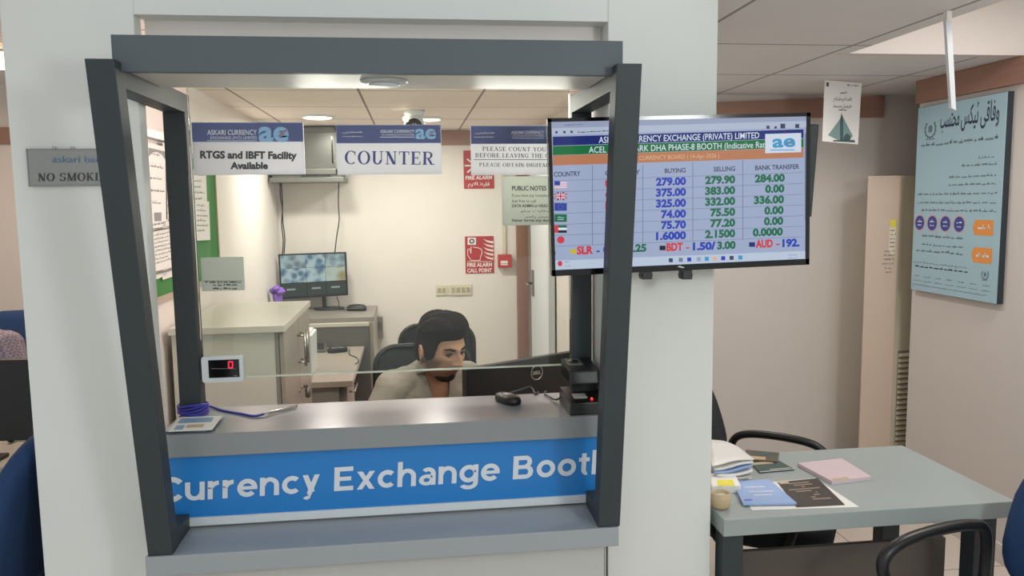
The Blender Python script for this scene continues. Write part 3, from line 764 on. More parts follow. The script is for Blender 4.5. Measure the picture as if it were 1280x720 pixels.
m = MB(); m.qpx(L3, [(982, 180.5), (984, 181.5), (993, 175), (989.5, 175)], off=TO); m.build('logo_swoosh', M('scr_line'), scr)
# table
m = MB()
rows = [212.5, 226, 240.0, 253.7, 267.3, 281, 294.5, 308]
for y in rows[1:]: bar(m, L1, 691, 1004, y - .25, y + .25)
for x in (740.5, 803.5, 866, 928.5):
    if x == 803.5: bar(m, L1, x - .4, x + .4, 210, 308)
    else: bar(m, L1, x - .4, x + .4, 208, 308)
m.build('table_lines', M('scr_line'), scr)
m = MB(); bar(m, L2, 1006, 1007.8, 176, 288); m.build('scroll_bar', M('scr_line'), scr)
m = MB(); put(m, L2, 'COUNTRY', 692.5, 725.5, 221, 5.8, bold=.02); m.build('column_head', M('scr_ink'), scr); m = MB(); put(m, L2, 'CURRENCY', 756.5, 800, 221.5, 5.8, bold=.02); m.build('column_head', M('scr_ink'), scr); m = MB(); put(m, L2, 'BUYING', 831, 857, 221, 5.6, bold=.02); m.build('column_head', M('scr_ink'), scr); m = MB(); put(m, L2, 'SELLING', 892, 919, 221, 5.6, bold=.02); m.build('column_head', M('scr_ink'), scr); m = MB(); put(m, L2, 'BANK TRANSFER', 944, 999, 221, 5.6, bold=.02)
m.build('column_head', M('scr_ink'), scr)
by = ['279.00', '375.00', '325.00', '74.00', '75.70', '1.6000']; se = ['279.90', '383.00', '332.00', '75.50', '77.20', '2.1500']; bt = ['284.00', '0.00', '336.00', '0.00', '0.00', '0.0000']
yb_ = [236.2, 249.9, 263.6, 277.3, 291, 304.6]
m1, m2, m3 = MB(), MB(), MB()
for i in range(6):
    W = lambda s: 37.5 * (1.0 if len(s) == 6 else .83 if len(s) == 5 else .64)
    put(m1, L2, by[i], 857.5 - W(by[i]), 857.5, yb_[i], 8.8, bold=.05)
    put(m2, L2, se[i], 919 - W(se[i]), 919, yb_[i], 8.8, bold=.05)
    r_ = 981 - i * .5; put(m3, L2, bt[i], r_ - W(bt[i]), r_, yb_[i], 8.8, bold=.05)
m1.build('buying_rates', M('scr_blue'), scr); m2.build('selling_rates', M('scr_dgreen'), scr); m3.build('transfer_rates', M('scr_dgreen'), scr)
m = MB()
for i, t in enumerate(('USD', 'GBP', 'EUR', 'SAR', 'AED', 'JPY')): put(m, L2, t, 756.5, 780, yb_[i] + .2, 8.4, bold=.03)
m.build('currency_codes', M('scr_red'), scr)
# flags
def flag(n, quads):
    for col in sorted(set(q[0] for q in quads), key=[q[0] for q in quads].index):
        m = MB()
        for k, q in enumerate(quads):
            if q[0] != col: continue
            _, u0, v0, u1, v1 = q[:5]
            L = layer(2 + .5 * k)
            m.rpx(L, fx + u0 * 15.5, fy + v0 * 9.6, fx + u1 * 15.5, fy + v1 * 9.6)
        m.build(n, M(col), scr)
fx = 693
fy = 226.4; flag('flag_stripes', [('scr_white', 0, 0, 1, 1)] + [('scr_pink', 0, i / 3.5, 1, (i + .55) / 3.5) for i in range(4)][:4] + [('scr_eu', 0, 0, .46, .55)])
fy = 240.4; flag('flag_cross', [('scr_navy', 0, 0, 1, 1), ('scr_white', .38, 0, .62, 1), ('scr_white', 0, .34, 1, .66), ('scr_red', .44, 0, .56, 1), ('scr_red', 0, .42, 1, .58)])
m = MB(); L = layer(2.4)
for (xa, ya, xb, yb2) in ((0, 0, 1, 1), (0, 1, 1, 0)): m.line(L(fx + xa * 15.5, fy + ya * 9.6), L(fx + xb * 15.5, fy + yb2 * 9.6), .004, (0, -1, 0))
m.build('flag_diagonals', M('scr_pink'), scr)
fy = 253.9; flag('flag_blue', [('scr_eu', 0, 0, 1, 1)])
m = MB(); L = layer(2.8)
for k in range(10):
    a = 2 * math.pi * k / 10; m.rpx(L, fx + 7.7 + 3 * math.cos(a) - .4, fy + 4.8 + 3 * math.sin(a) + .4, fx + 7.7 + 3 * math.cos(a) + .4, fy + 4.8 + 3 * math.sin(a) - .4)
m.build('flag_stars', M('scr_line'), scr)
fy = 267.8; flag('flag_green', [('scr_dgreen', 0, 0, 1, 1)])
m = MB(); m.scribble(L(fx + 4, fy + 4.8), L(fx + 12, fy + 4.6), .0035); m.rpx(L, fx + 4, fy + 7, fx + 11.5, fy + 6.4); m.build('flag_script', M('scr_white'), scr)
fy = 281.4; flag('flag_bars', [('scr_dgreen', .3, 0, 1, .34), ('scr_white', .3, .33, 1, .67), ('scr_black', .3, .66, 1, 1), ('scr_red', 0, 0, .31, 1)])
fy = 295.0; m = MB(); m.qpx(L, [(fx + 8 + 4.7 * math.cos(a), fy + 4.8 + 4.5 * math.sin(a)) for a in [2 * math.pi * i / 24 for i in range(24)]]); m.build('flag_disc', M('scr_red'), scr)
# ticker
m = MB(); put(m, L2, ')', 690.8, 694.5, 319.5, 9, bold=.03); put(m, L2, '1.25', 786.5, 808, 318.5, 8.6, bold=.05); put(m, L2, '3.00', 896.5, 919.5, 319.3, 8.8, bold=.05); m.build('ticker_green', M('scr_dgreen'), scr)
m = MB(); put(m, L2, 'SLR', 721, 741.5, 318.8, 9, bold=.05); put(m, L2, 'BDT', 833, 853.6, 319, 9, bold=.05); put(m, L2, 'AUD', 944.5, 966, 319.3, 9, bold=.05); put(m, L2, '-', 857.5, 861.5, 319, 8, bold=.03); put(m, L2, '-', 970, 974.5, 319, 8, bold=.03); m.build('ticker_red', M('scr_red'), scr)
m = MB(); put(m, L2, '-', 745.5, 749.5, 319, 8, bold=.03); put(m, L2, '0.85 /', 754, 783, 319, 8.8, bold=.05); put(m, L2, '1.50/', 866, 894.5, 319.3, 8.8, bold=.05); put(m, L2, '192.', 978, 999.5, 319.4, 8.8, bold=.05); m.build('ticker_blue', M('scr_blue'), scr)
for (x, c) in ((713, 'scr_yel'), (824.5, 'scr_black'), (936.3, 'scr_navy')):
    m = MB(); y = sl(x, 317.5); m.rpx(L2, x, y + .5, x + 7.5, y - 5.2); m.build('ticker_flag', M(c), scr)
m = MB(); bar(m, L1, 690, 1008, 326, 341); m.build('task_bar', M('scr_task'), scr)
m = MB(); p = [(700 + 3 * math.cos(a), 329.5 + 3.4 * math.sin(a)) for a in [2 * math.pi * i / 14 for i in range(14)]]; m.qpx(L2, p); m.build('task_bar_badge', M('scr_red'), scr)
for i, (x, c) in enumerate(((836, 'scr_ink'), (848.5, 'scr_line'), (859, 'scr_blue'), (871, 'scr_tab'), (881, 'scr_cyan'), (891, 'scr_tan'), (901.5, 'scr_blue'), (912, 'scr_ink'), (923, 'scr_cyan'))):
    m = MB(); y = sl(x, 333.6); m.rpx(L2, x, y, x + 5, y - 5); m.build('task_bar_icon', M(c), scr)
m = MB(); m.scribble(L2(706, 328), L2(712, 328), .004); m.scribble(L2(706, 333), L2(713, 333), .003); m.scribble(L2(985, sl(985, 331)), L2(996, sl(996, 331)), .003); m.scribble(L2(985, sl(985, 335)), L2(996, sl(996, 335)), .003); m.build('task_bar_text', M('scr_line'), scr)

# ================================================================== INSIDE THE BOOTH
def disc_light(name, px, z, rad, label, mt='lamp_warm', **k):
    p = atz(px[0], px[1], z)
    r = thing(name, V((p.x, p.y, z)), label, 'light', k.get('group'))
    m = MB(); m.lathe([(rad * .9, -.012), (rad, -.01), (rad * 1.08, 0), (0, 0)], (p.x, p.y, z)); m.build('trim_ring', M('trim_white'), r)
    m = MB(); m.lathe([(0, -.016), (rad * .7, -.015), (rad * .9, -.011), (rad * .9, -.008), (0, -.008)], (p.x, p.y, z)); m.build('diffuser', M(mt), r)
    return p
DL = [disc_light('ceiling_light', (397, 145), BZ, .095, 'bright round ceiling light above the grey wall rack'),
      disc_light('ceiling_light', (537, 147.5), BZ, .075, 'bright round ceiling light just right of the camera'),
      disc_light('ceiling_light', (553, 165), BZ, .05, 'small farthest ceiling light just above the brown trim')]
# camera on the ceiling
p = atz(517, 138, BZ)
r = thing('security_camera', V((p.x, p.y, BZ)), 'white ball security camera on the booth ceiling', 'camera')
m = MB(); m.lathe([(.06, 0), (.06, -.02), (.05, -.03), (0, -.03)], (p.x, p.y, BZ)); m.box(p.x - .05, p.y - .02, BZ - .07, p.x - .028, p.y + .02, BZ - .02); m.box(p.x + .028, p.y - .02, BZ - .07, p.x + .05, p.y + .02, BZ - .02); m.build('bracket', M('trim_white'), r)
m = MB(); m.ball((p.x, p.y, BZ - .075), .058, 24, 16); m.build('ball_housing', M('trim_white'), r)
m = MB(); n_ = V((0, -.9, -.35)).normalized(); c_ = V((p.x, p.y, BZ - .075)); m.lathe([(.0, .062), (.02, .061), (.04, .052), (.046, .043), (.0, .03)], c_, 28, ax=n_); m.build('lens_face', M('display_black'), r)
m = MB(); m.ball((p.x - .05, p.y - .045, BZ - .05), .011); m.build('lamp', M('lamp_warm'), r)

# green notice board on the left wall
XB = XL + .018
PB_ = PX(XB + .001)
y0, y1, z0, z1 = 2.86, 3.89, 1.325, 1.85
r = thing('notice_board', (XL + .01, (y0 + y1) / 2, z0 - .02), 'green felt notice board on the left wall of the booth', 'notice board')
m = MB(); m.box(XL + .001, y0, z0, XB - .004, y1, z1); m.build('felt', M('green_felt'), r)
m = MB(); t = .022
m.box(XL + .001, y0 - t, z0 - t, XB + .002, y1 + t, z0); m.box(XL + .001, y0 - t, z1, XB + .002, y1 + t, z1 + t); m.box(XL + .001, y0 - t, z0, XB + .002, y0, z1); m.box(XL + .001, y1, z0, XB + .002, y1 + .008, z1)
m.build('frame', M('wood_frame'), r, bevel=.002)
def pinned(name, pts, label, cat, k, rows=6, dark=False):
    X = XB + .0022 + .0022 * k
    P = [atx(x, y, X) for x, y in pts]
    r = thing(name, P[0], label, cat)
    m = MB(); m.prism(P, (.0012, 0, 0)); m.build('sheet', M('paper'), r)
    m = MB(); u0, u1, v = P[0], P[1], P[3] - P[0]
    for i in range(rows):
        t = .14 + .76 * i / rows
        a = u0 + v * t; w = (u1 - u0); m.scribble(a + w * .12 + V((.0018, 0, 0)), a + w * random.uniform(.6, .9) + V((.0018, 0, 0)), min(.012, v.length / rows * .5))
    m.build('printed_lines', M('ink_light'), r)
    return r, P, X
pinned('pinned_sheet', [(203, 178), (224, 184), (227, 342), (203, 350)], 'tall white pinned sheet behind the left back post', 'notice', 0, 14)
rr, P, X = pinned('pinned_poster', [(184, 178), (207, 184), (209, 276), (185, 280)], 'white pinned poster with a curved dark heading on the green board', 'poster', 1, 5)
m = MB(); a, b, d = P[0], P[1], P[3]
def at(u, v): return P[0] + (P[1] - P[0]) * u + (P[3] - P[0]) * v + V((.0016, 0, 0))
m.poly([at(.05, .06), at(.95, .06), at(.95, .17), at(.75, .11), at(.5, .09), at(.25, .11), at(.05, .17)]); m.poly([at(.3, .86), at(.7, .86), at(.7, .97), at(.3, .97)])
m.build('printed_heading', M('ink_light'), rr)
m = MB(); m.tube([at(.97, .05), at(.99, .95)], .003, 6); m.build('dark_edge', M('ink_grey'), rr)
# framed certificate
pinned('pinned_sheet', [(184, 272), (207, 268), (208, 344), (186, 353)], 'plain white sheet behind the framed certificate', 'notice', 0, 3)
fr, P, X = pinned('framed_certificate', [(188, 288), (218, 283), (220, 334), (190, 342)], 'framed white certificate low on the green board', 'certificate', 3, 8)
m = MB()
for i in range(4): m.tube([P[i] + V((.003, 0, 0)), P[(i + 1) % 4] + V((.003, 0, 0))], .005, 6)
m.build('frame', M('steel'), fr)
pinned('pinned_sheet', [(240, 212), (257, 214), (259, 262), (241, 262)], 'white pinned sheet of small pictures under the RTGS sign', 'notice', 0, 5)
pinned('pinned_sheet', [(243, 250), (261, 252), (262.5, 300), (244, 301)], 'white pinned sheet hanging lowest right of the left post', 'notice', 2, 6)
# white pipe cover above the board
m = MB(); m.box(XL + .001, 2.6, 1.89, XL + .03, 3.36, 1.92)
tag(m.build('cable_trunking', M('trim_white'), bevel=.003), 'white cable trunking on the wall over the green board', 'trunking')

# near cabinet, doors on its right side
cx0, cx1, cy0, cy1 = -.905, -.492, 3.02, 3.79
r = thing('cabinet', ((cx0 + cx1) / 2, (cy0 + cy1) / 2, 0), 'tall grey cabinet with a pale top and two doors', 'cabinet')
m = MB(); m.box(cx0 + .005, cy0 + .02, .03, cx1 - .022, cy1 - .01, 1.175); m.box(cx0 + .03, cy0 + .04, 0, cx1 - .05, cy1 - .04, .04); m.build('carcass', M('laminate_side'), r, bevel=.002)
m = MB(); m.box(cx1 - .036, cy0 + .0190, .03, cx1 - .0215, cy0 + .0215, 1.175); m.build('corner_strip', M('laminate_dark'), r)
m = MB(); m.box(cx0, cy0, 1.175, cx1 + .005, cy1, 1.20); m.build('top', M('laminate_top'), r, bevel=.002)
m = MB(); m.box(cx1 - .0225, cy0 + .03, .06, cx1 - .0195, cy1 - .02, 1.16); m.build('door_gap_shade', M('black_matte'), r)  # black sheet behind the doors, standing in for shade in the gap
ym = (cy0 + cy1) / 2 + .02
for i, (a, b) in enumerate(((cy0 + .022, ym - .004), (ym + .004, cy1 - .012))):
    m = MB(); m.box(cx1 - .019, a, .05, cx1 - .003, b, 1.168); d = m.build('door', M('laminate'), r, bevel=.001)
    y = ym - .035 if i == 0 else ym + .035
    m = MB(); z0, z1 = (.985, 1.10)
    m.tube([(cx1 + .028, y, z0 - .015), (cx1 + .028, y, z1 + .015)], .0055, 8)
    for z in (z0, z1): m.tube([(cx1 - .004, y, z), (cx1 + .028, y, z)], .0045, 8)
    m.build('handle', M('chrome'), d)
    m = MB(); m.lathe([(0, 0), (.008, 0), (.008, .006), (0, .007)], (cx1 - .004, y - .01, .865), 12, ax=(1, 0, 0)); m.build('lock', M('chrome'), d)
m = MB(); k0 = V((cx1 + .004, ym + .028, .865)); m.box(k0.x, k0.y - .002, k0.z - .006, k0.x + .02, k0.y + .002, k0.z + .006); m.lathe([(.004, -.05), (.011, -.045), (.011, -.01), (.005, -.004)], k0 + V((.018, 0, 0)), 10); m.build('key', M('steel'), r)
# far unit
fx0, fx1, fy0, fy1, fz = XL + .01, -.262, 5.09, 5.66, .93
r = thing('storage_unit', ((fx0 + fx1) / 2, 5.3, 0), 'grey storage unit at the back wall under the camera screens', 'cabinet')
m = MB(); m.box(fx0, fy0 + .02, 0, fx1 - .03, fy1, fz - .03); m.build('carcass', M('laminate_dark'), r)
m = MB(); m.box(fx0, fy0, fz - .028, fx1, fy1, fz); m.build('top', M('laminate_dark'), r, bevel=.002)
m = MB(); m.box(fx0, fy0 - .03, .02, fx1 - .028, fy0 + .018, fz - .055); m.build('front_panel', M('rack_grey'), r, bevel=.003)
m = MB(); m.box(fx0, fy0 - .034, fz - .053, fx1 - .028, fy0 + .01, fz - .03); m.build('edge_strip', M('laminate_top'), r, bevel=.003)
m = MB(); m.box(fx1 - .028, fy0 - .02, 0, fx1 - .002, fy1, fz - .029); m.build('side_panel', M('laminate'), r, bevel=.002)
# low desk with drawers in front of it
r = thing('low_desk', (-.57, 4.55, 0), 'low beige desk with drawers against the storage unit', 'desk')
m = MB(); m.box(-.90, 4.05, .72, -.325, 5.05, .75); m.build('desktop', M('laminate'), r, bevel=.002)
m = MB(); m.box(-.86, 4.09, 0, -.40, 4.12, .72); m.build('end_panel', M('laminate_dark'), r)
m = MB(); m.box(-.86, 4.14, .02, -.38, 4.62, .715); m.build('pedestal', M('laminate_dark'), r)
for k in range(3):
    m = MB(); z = .06 + k * .22; m.box(-.379, 4.145, z, -.362, 4.615, z + .21); d = m.build('drawer', M('laminate'), r, bevel=.002)
    m = MB(); m.tube([(-.362, 4.28, z + .14), (-.335, 4.28, z + .14), (-.335, 4.48, z + .14), (-.362, 4.48, z + .14)], .006, 8); m.build('handle', M('chrome'), d)
m = MB(); m.box(-.86, 5.0, 0, -.40, 5.03, .72); m.build('back_panel', M('laminate_dark'), r)
# things on the low desk
p = aty(390, 440, 4.2)
r = thing('paper_holder', (p.x, 4.2, .75), 'white upright holder at the edge of the low desk', 'holder')
m = MB(); m.hexa([(p.x - .045, 4.16, .7505), (p.x + .0, 4.16, .7505), (p.x + .0, 4.40, .7505), (p.x - .045, 4.40, .7505)], [(p.x - .045, 4.18, .985), (p.x + .005, 4.16, .97), (p.x + .005, 4.40, .97), (p.x - .045, 4.40, .985)]); m.build('body', M('trim_white'), r, bevel=.008, seg=3)
m = MB(); m.box(p.x - .035, 4.2, .972, p.x - .01, 4.38, .982); m.build('slot', M('paper'), r)
def mouse(c, yaw, label, sc=1.0, cable=None, mname='black_plastic'):
    r = thing('computer_mouse', c, label, 'mouse'); T = Matrix.Translation(c) @ Z(yaw) @ Matrix.Scale(sc, 4)
    m = MB(T); m.loft([ov(.028, .055, .0005), ov(.032, .06, .006), ov(.031, .058, .02), ov(.024, .046, .032), ov(.01, .02, .037)]); m.build('shell', M(mname), r)
    m = MB(T); m.loft([ov(.004, .012, .033), ov(.0035, .011, .0375)]); m.build('wheel', M('steel'), r)
    m = MB(T); m.tube([(-.031, .05, .014), (-.032, 0, .017), (-.029, -.05, .014)], .002, 6); m.build('side_line', M('steel'), r)
    if cable: m = MB(); m.tube(bez(cable, 6), .003, 6); m.build('cable', M('black_plastic'), r)
p = atz(422, 440, .7505)
mouse(V((p.x, p.y, .7505)), math.radians(-70), 'black computer mouse on the low beige desk', 1.05, [p + V((.07, .02, .01)), atz(437, 443, .754), atz(446, 447, .754), atz(448, 452, .754), atz(444, 455, .7535)])
p = atz(400, 439, .7505)
r = thing('card_reader', V((p.x, p.y, .7505)), 'small grey device beside the mouse on the low desk', 'device')
m = MB(); m.hexa([(p.x - .06, p.y - .05, .7505), (p.x + .04, p.y - .05, .7505), (p.x + .04, p.y + .06, .7505), (p.x - .06, p.y + .06, .7505)], [(p.x - .06, p.y - .05, .765), (p.x + .04, p.y - .05, .765), (p.x + .03, p.y + .06, .79), (p.x - .06, p.y + .06, .79)]); m.build('body', M('rack_grey'), r, bevel=.004)
m = MB(); m.hexa([(p.x - .05, p.y - .04, .768), (p.x + .03, p.y - .04, .768), (p.x + .022, p.y + .05, .789), (p.x - .05, p.y + .05, .789)], [(p.x - .05, p.y - .04, .771), (p.x + .03, p.y - .04, .771), (p.x + .022, p.y + .05, .792), (p.x - .05, p.y + .05, .792)]); m.build('key_pad', M('black_plastic'), r)
# screen with the camera pictures
ym = 5.50
tl2, tr2, br2, bl2 = [aty(x, y, ym) for x, y in ((347.5, 318), (432.5, 315), (435, 369), (351, 374.5))]
r = thing('security_monitor', ((tl2.x + tr2.x) / 2, ym, fz), 'monitor showing a grid of security pictures on the storage unit', 'monitor')
m = MB(); m.prism([bl2, br2, tr2, tl2], (0, .035, 0)); m.build('casing', M('black_plastic'), r, bevel=.003)
def mp(u, v, k=1): return tl2 * (1 - u) * (1 - v) + tr2 * u * (1 - v) + br2 * u * v + bl2 * (1 - u) * v + V((0, -.0012 * k, 0))
def mq(m, u0, v0, u1, v1, k=1, mi=0): m.poly([mp(u0, v1, k), mp(u1, v1, k), mp(u1, v0, k), mp(u0, v0, k)], mi)
def cctv(name, c1, c2, sc):
    mm = bpy.data.materials.new(name); mm.use_nodes = True; N = mm.node_tree.nodes; L = mm.node_tree.links; b = N['Principled BSDF']
    tc = N.new('ShaderNodeTexCoord'); vz = N.new('ShaderNodeTexVoronoi'); vz.inputs['Scale'].default_value = sc; nz = N.new('ShaderNodeTexNoise'); nz.inputs['Scale'].default_value = sc * .8
    L.new(tc.outputs['Object'], vz.inputs['Vector']); L.new(tc.outputs['Object'], nz.inputs['Vector'])
    ad = N.new('ShaderNodeMath'); ad.operation = 'MULTIPLY'; L.new(vz.outputs['Distance'], ad.inputs[0]); L.new(nz.outputs['Fac'], ad.inputs[1])
    cr = N.new('ShaderNodeValToRGB'); e = cr.color_ramp.elements; e[0].position = .12; e[0].color = lin(c2); e[1].position = .34; e[1].color = lin(c1)
    L.new(ad.outputs[0], cr.inputs[0]); L.new(cr.outputs[0], b.inputs['Emission Color']); b.inputs['Emission Strength'].default_value = 1.0; b.inputs['Base Color'].default_value = (.01, .01, .01, 1)
    MATS[name] = mm
cctv('feed_grey', (158, 174, 180), (104, 116, 124), 16); cctv('feed_blue', (168, 184, 190), (70, 104, 130), 20); cctv('feed_gold', (178, 184, 176), (150, 134, 84), 12)
emi('feed_dark', (54, 60, 58)); emi('feed_bar', (150, 158, 154)); emi('feed_split', (130, 140, 136))
m = MB(); mq(m, .02, .03, .985, .955, .6); sc_ = m.build('screen', M('display_black'), r)
us = [.025, .40, .685, .98]
for row, (va, vb) in enumerate(((.03, .32), (.325, .645))):
    for k in range(3):
        m = MB(); mq(m, us[k], va, us[k + 1] - .004, vb, 1.2)
        m.build('camera_picture', M(('feed_grey', 'feed_blue', 'feed_grey', 'feed_blue', 'feed_blue', 'feed_gold')[row * 3 + k]), sc_)
for k in range(3):
    m = MB(); mq(m, us[k], .66, us[k + 1] - .008, .95, 1.2); mq(m, us[k] + .07, .77, us[k] + .20, .81, 1.8, 1); m.build('idle_picture', [M('feed_dark'), M('feed_bar')], sc_)
mb = mp(.5, 1); mb = V((-.585, ym + .03, fz))
m = MB(); m.loft([[(mb.x + .105 * math.cos(a), mb.y + .075 * math.sin(a), fz + z) for a in [2 * math.pi * i / 28 for i in range(28)]] for z in (.0005, .010)] + [[(mb.x + .09 * math.cos(a), mb.y + .065 * math.sin(a), fz + .014) for a in [2 * math.pi * i / 28 for i in range(28)]]]); m.build('stand_base', M('black_plastic'), r)
m = MB(); m.box(mb.x - .045, mb.y + .0, fz + .01, mb.x - .02, mb.y + .03, fz + .13); m.build('stand_neck', M('black_plastic'), r, bevel=.003)
m = MB(); p = aty(421, 371, ym + .02); m.tube(bez([p, p + V((.012, 0, -.04)), V((p.x + .02, ym - .03, fz + .010)), V((p.x + .07, ym - .07, fz + .008)), V((p.x - .02, ym - .09, fz + .008))], 6), .003, 6); m.build('cable', M('black_plastic'), r)
p = atz(446, 388, fz + .0005)
mouse(V((p.x, p.y, fz + .0005)), math.radians(80), 'dark computer mouse beside the security monitor', 1.15)
# purple flower in a bottle
p = aty(347, 372, 5.2); fz0 = fz; fz = fz + .0
r = thing('purple_vase', V((p.x, 5.2, fz)), 'purple plastic flower holder left of the security monitor', 'vase')
m = MB(); m.lathe([(0, .0005), (.032, .0005), (.03, .06), (.026, .1), (.034, .155), (.03, .155), (.022, .1), (0, .1)], (p.x, 5.2, fz)); m.build('holder', M('purple'), r)
m = MB()
for k in range(7):
    a = k * .9; q = V((p.x + .03 * math.cos(a), 5.2 + .03 * math.sin(a), fz + .165 + .012 * (k % 3))); m.ball(q, (.022, .022, .016), 10, 6)
m.build('petals', M('purple'), r)

# grey equipment rack high on the back wall
a, b = aty(338, 228, 5.35), aty(425, 150, 5.35)
x0, x1, z0, z1 = a.x, b.x, a.z, b.z
r = thing('equipment_rack', ((x0 + x1) / 2, 5.5, z0), 'grey metal equipment rack hung high in the back corner', 'rack')
m = MB(); m.box(x0 + .01, 5.36, z0 + .03, x1 - .006, YB - .001, min(z1, BZ - .01)); m.build('casing', M('rack_grey'), r, bevel=.004)
zt = min(z1, BZ - .01)
m = MB(); t = .035
m.box(x0 + .01, 5.345, z0 + .05, x0 + .01 + t, 5.36, zt); m.box(x1 - .006 - t, 5.345, z0 + .05, x1 - .006, 5.36, zt); m.box(x0 + .01, 5.345, z0 + .05, x1 - .006, 5.36, z0 + .05 + t); m.box(x0 + .01, 5.345, zt - t, x1 - .006, 5.36, zt)
d = m.build('door', M('rack_grey'), r, bevel=.003)
m = MB(); m.box(x0 + .01 + t, 5.35, z0 + .05 + t, x1 - .006 - t, 5.354, zt - t); m.build('door_pane', mat('rack_pane', (104, 104, 100), .3, metal=.3), d)
m = MB(); m.box(x1 - .06, 5.34, z0 + .12, x1 - .052, 5.352, zt - .06); m.build('door_strip', M('display_black'), d)
m = MB(); m.box(x0 - .005, 5.34, z0, x1 + .012, YB - .001, z0 + .03); tr_k = m.build('base_tray', M('rack_grey'), r, bevel=.003)
m = MB()
for k in range(16): m.box(x0 + .20 + k * .012, 5.338, z0 + .032, x0 + .206 + k * .012, 5.346, z0 + .05)
m.build('grille', M('black_matte'), r)
for k, pts in enumerate(([(350, 229), (350.5, 245), (353, 262), (352, 280), (354, 300), (353, 319)], [(351.5, 229), (353, 250), (353.5, 275), (356, 298), (355, 317)], [(423.5, 229), (423, 255), (424, 275), (421, 295), (418.5, 316)])):
    m = MB(); m.tube(bez([aty(x, y, 5.57) for x, y in pts], 5), .004, 6); m.build('hanging_cable', M('black_plastic'), r)

# back wall: signs, call point, switches
YW = YB - .004
PW = PY(YW - .0012); PW2 = PY(YW - .002)
def wall_sign(px, label):
    a, b = aty(px[0], px[3], YW), aty(px[2], px[1], YW)
    r = thing('safety_sign', ((a.x + b.x) / 2, YW, a.z), label, 'sign'); m = MB(); m.box(a.x, YW - .001, a.z, b.x, YB - .0005, b.z); m.build('plate', M('red_sign'), r); return r
def flames(m, x, y, s):
    for k in range(5):
        yy = y - k * 5.6 * s; w = (11 - abs(k - 1) * .6 + k * .6) * s
        pts = [(x + 2 * s, yy), (x - w * .55, yy - 2.2 * s), (x - w, yy - 6.5 * s), (x - w * .6, yy - 4.4 * s), (x, yy - 3 * s), (x + 2.5 * s, yy - 3.2 * s)]
        m.qpx(PW, pts)
r = wall_sign((582, 295, 617, 342), 'red FIRE ALARM CALL POINT sign above the call point box level')
r['label'] = 'lower red sign reading FIRE ALARM CALL POINT'
m = MB(); m.tpx(PW, 'FIRE ALARM', (584, 333.5), (615, 333), 4.6, bold=.03); m.tpx(PW, 'CALL POINT', (584, 340.5), (615, 340), 4.6, bold=.03); m.rpx(PW, 584, 327.2, 615, 326.6); m.build('lettering', M('paper'), r)
m = MB(); flames(m, 614.5, 325, .92); m.build('flame_symbol', M('paper'), r)
m = MB(); m.rpx(PW, 584.5, 306, 595, 297); m.build('button_symbol', M('paper'), r)
m = MB(); L = PW2; c_ = (589.8, 301.5)
m.poly([L(c_[0] + 3.4 * math.cos(a), c_[1] + 3.2 * math.sin(a)) for a in [2 * math.pi * i / 16 for i in range(16)]]); m.build('button_ring', M('ink_grey'), r)
m = MB(); L2_ = PY(YW - .0026); m.poly([L2_(c_[0] + 1.6 * math.cos(a), c_[1] + 1.6 * math.sin(a)) for a in [2 * math.pi * i / 12 for i in range(12)]]); m.build('button_dot', M('paper'), r)
m = MB(); h = [(589, 308), (588.6, 317), (587.2, 311), (584.6, 312), (584.6, 319), (589, 325.5), (600, 325.5), (600.5, 321.5), (602.6, 316.5), (602, 311.5), (597, 309.6), (591.5, 309)]
for i in range(len(h) - 1): m.line(PW(*h[i]), PW(*h[i + 1]), .0045, (0, -1, 0))
m.build('hand_symbol', M('paper'), r)
r = wall_sign((580, 188, 617, 236), 'upper red FIRE ALARM sign partly behind the glass signs')
m = MB(); m.tpx(PW, 'FIRE ALARM', (582, 224.5), (615, 224), 4.4, bold=.03); m.tpx(PW, ar('\uFED3\uFE8E\uFEAE\uFEC7 \uFE8D\uFEFB\uFEAD\uFEE2'), (585, 232), (612, 232), 4.4, bold=.02); m.build('lettering', M('paper'), r)
m = MB()
for k in range(5):
    a = math.radians(100 + k * 40); c_ = PW(594, 207); d_ = V((math.cos(a), 0, math.sin(a))); m.line(c_ + d_ * .03, c_ + d_ * .075, .010, (0, -1, 0))
c_ = PW(594, 207); m.poly([c_ + V((.02 * math.cos(a), 0, .02 * math.sin(a))) for a in [2 * math.pi * i / 16 for i in range(16)]]); m.build('bell_symbol', M('paper'), r)
a, b = aty(622, 334, YB), aty(638.5, 317.5, YB)
r = thing('fire_call_point', ((a.x + b.x) / 2, YB, a.z), 'small red fire call point box beside the brown door jamb', 'alarm')
m = MB(); m.box(a.x, YB - .055, a.z, b.x, YB - .001, b.z); m.build('box', M('red_box'), r, bevel=.006)
m = MB(); P_ = PY(YB - .056); m.rpx(P_, 626, 331.5, 634.5, 326); m.build('press_plate', M('paper'), r); m = MB(); P_ = PY(YB - .0565); m.scribble(P_(627, 330), P_(633.5, 330), .012); m.qpx(P_, [(629, 324.5), (631.5, 324.5), (630.2, 322)]); m.build('press_mark', M('red_box'), r)
m = MB(); c_ = (a.x + b.x) / 2; m.box(c_ - .011, YB - .02, b.z, c_ + .011, YB - .001, 2.05); m.build('conduit', M('ivory'), r, bevel=.003)
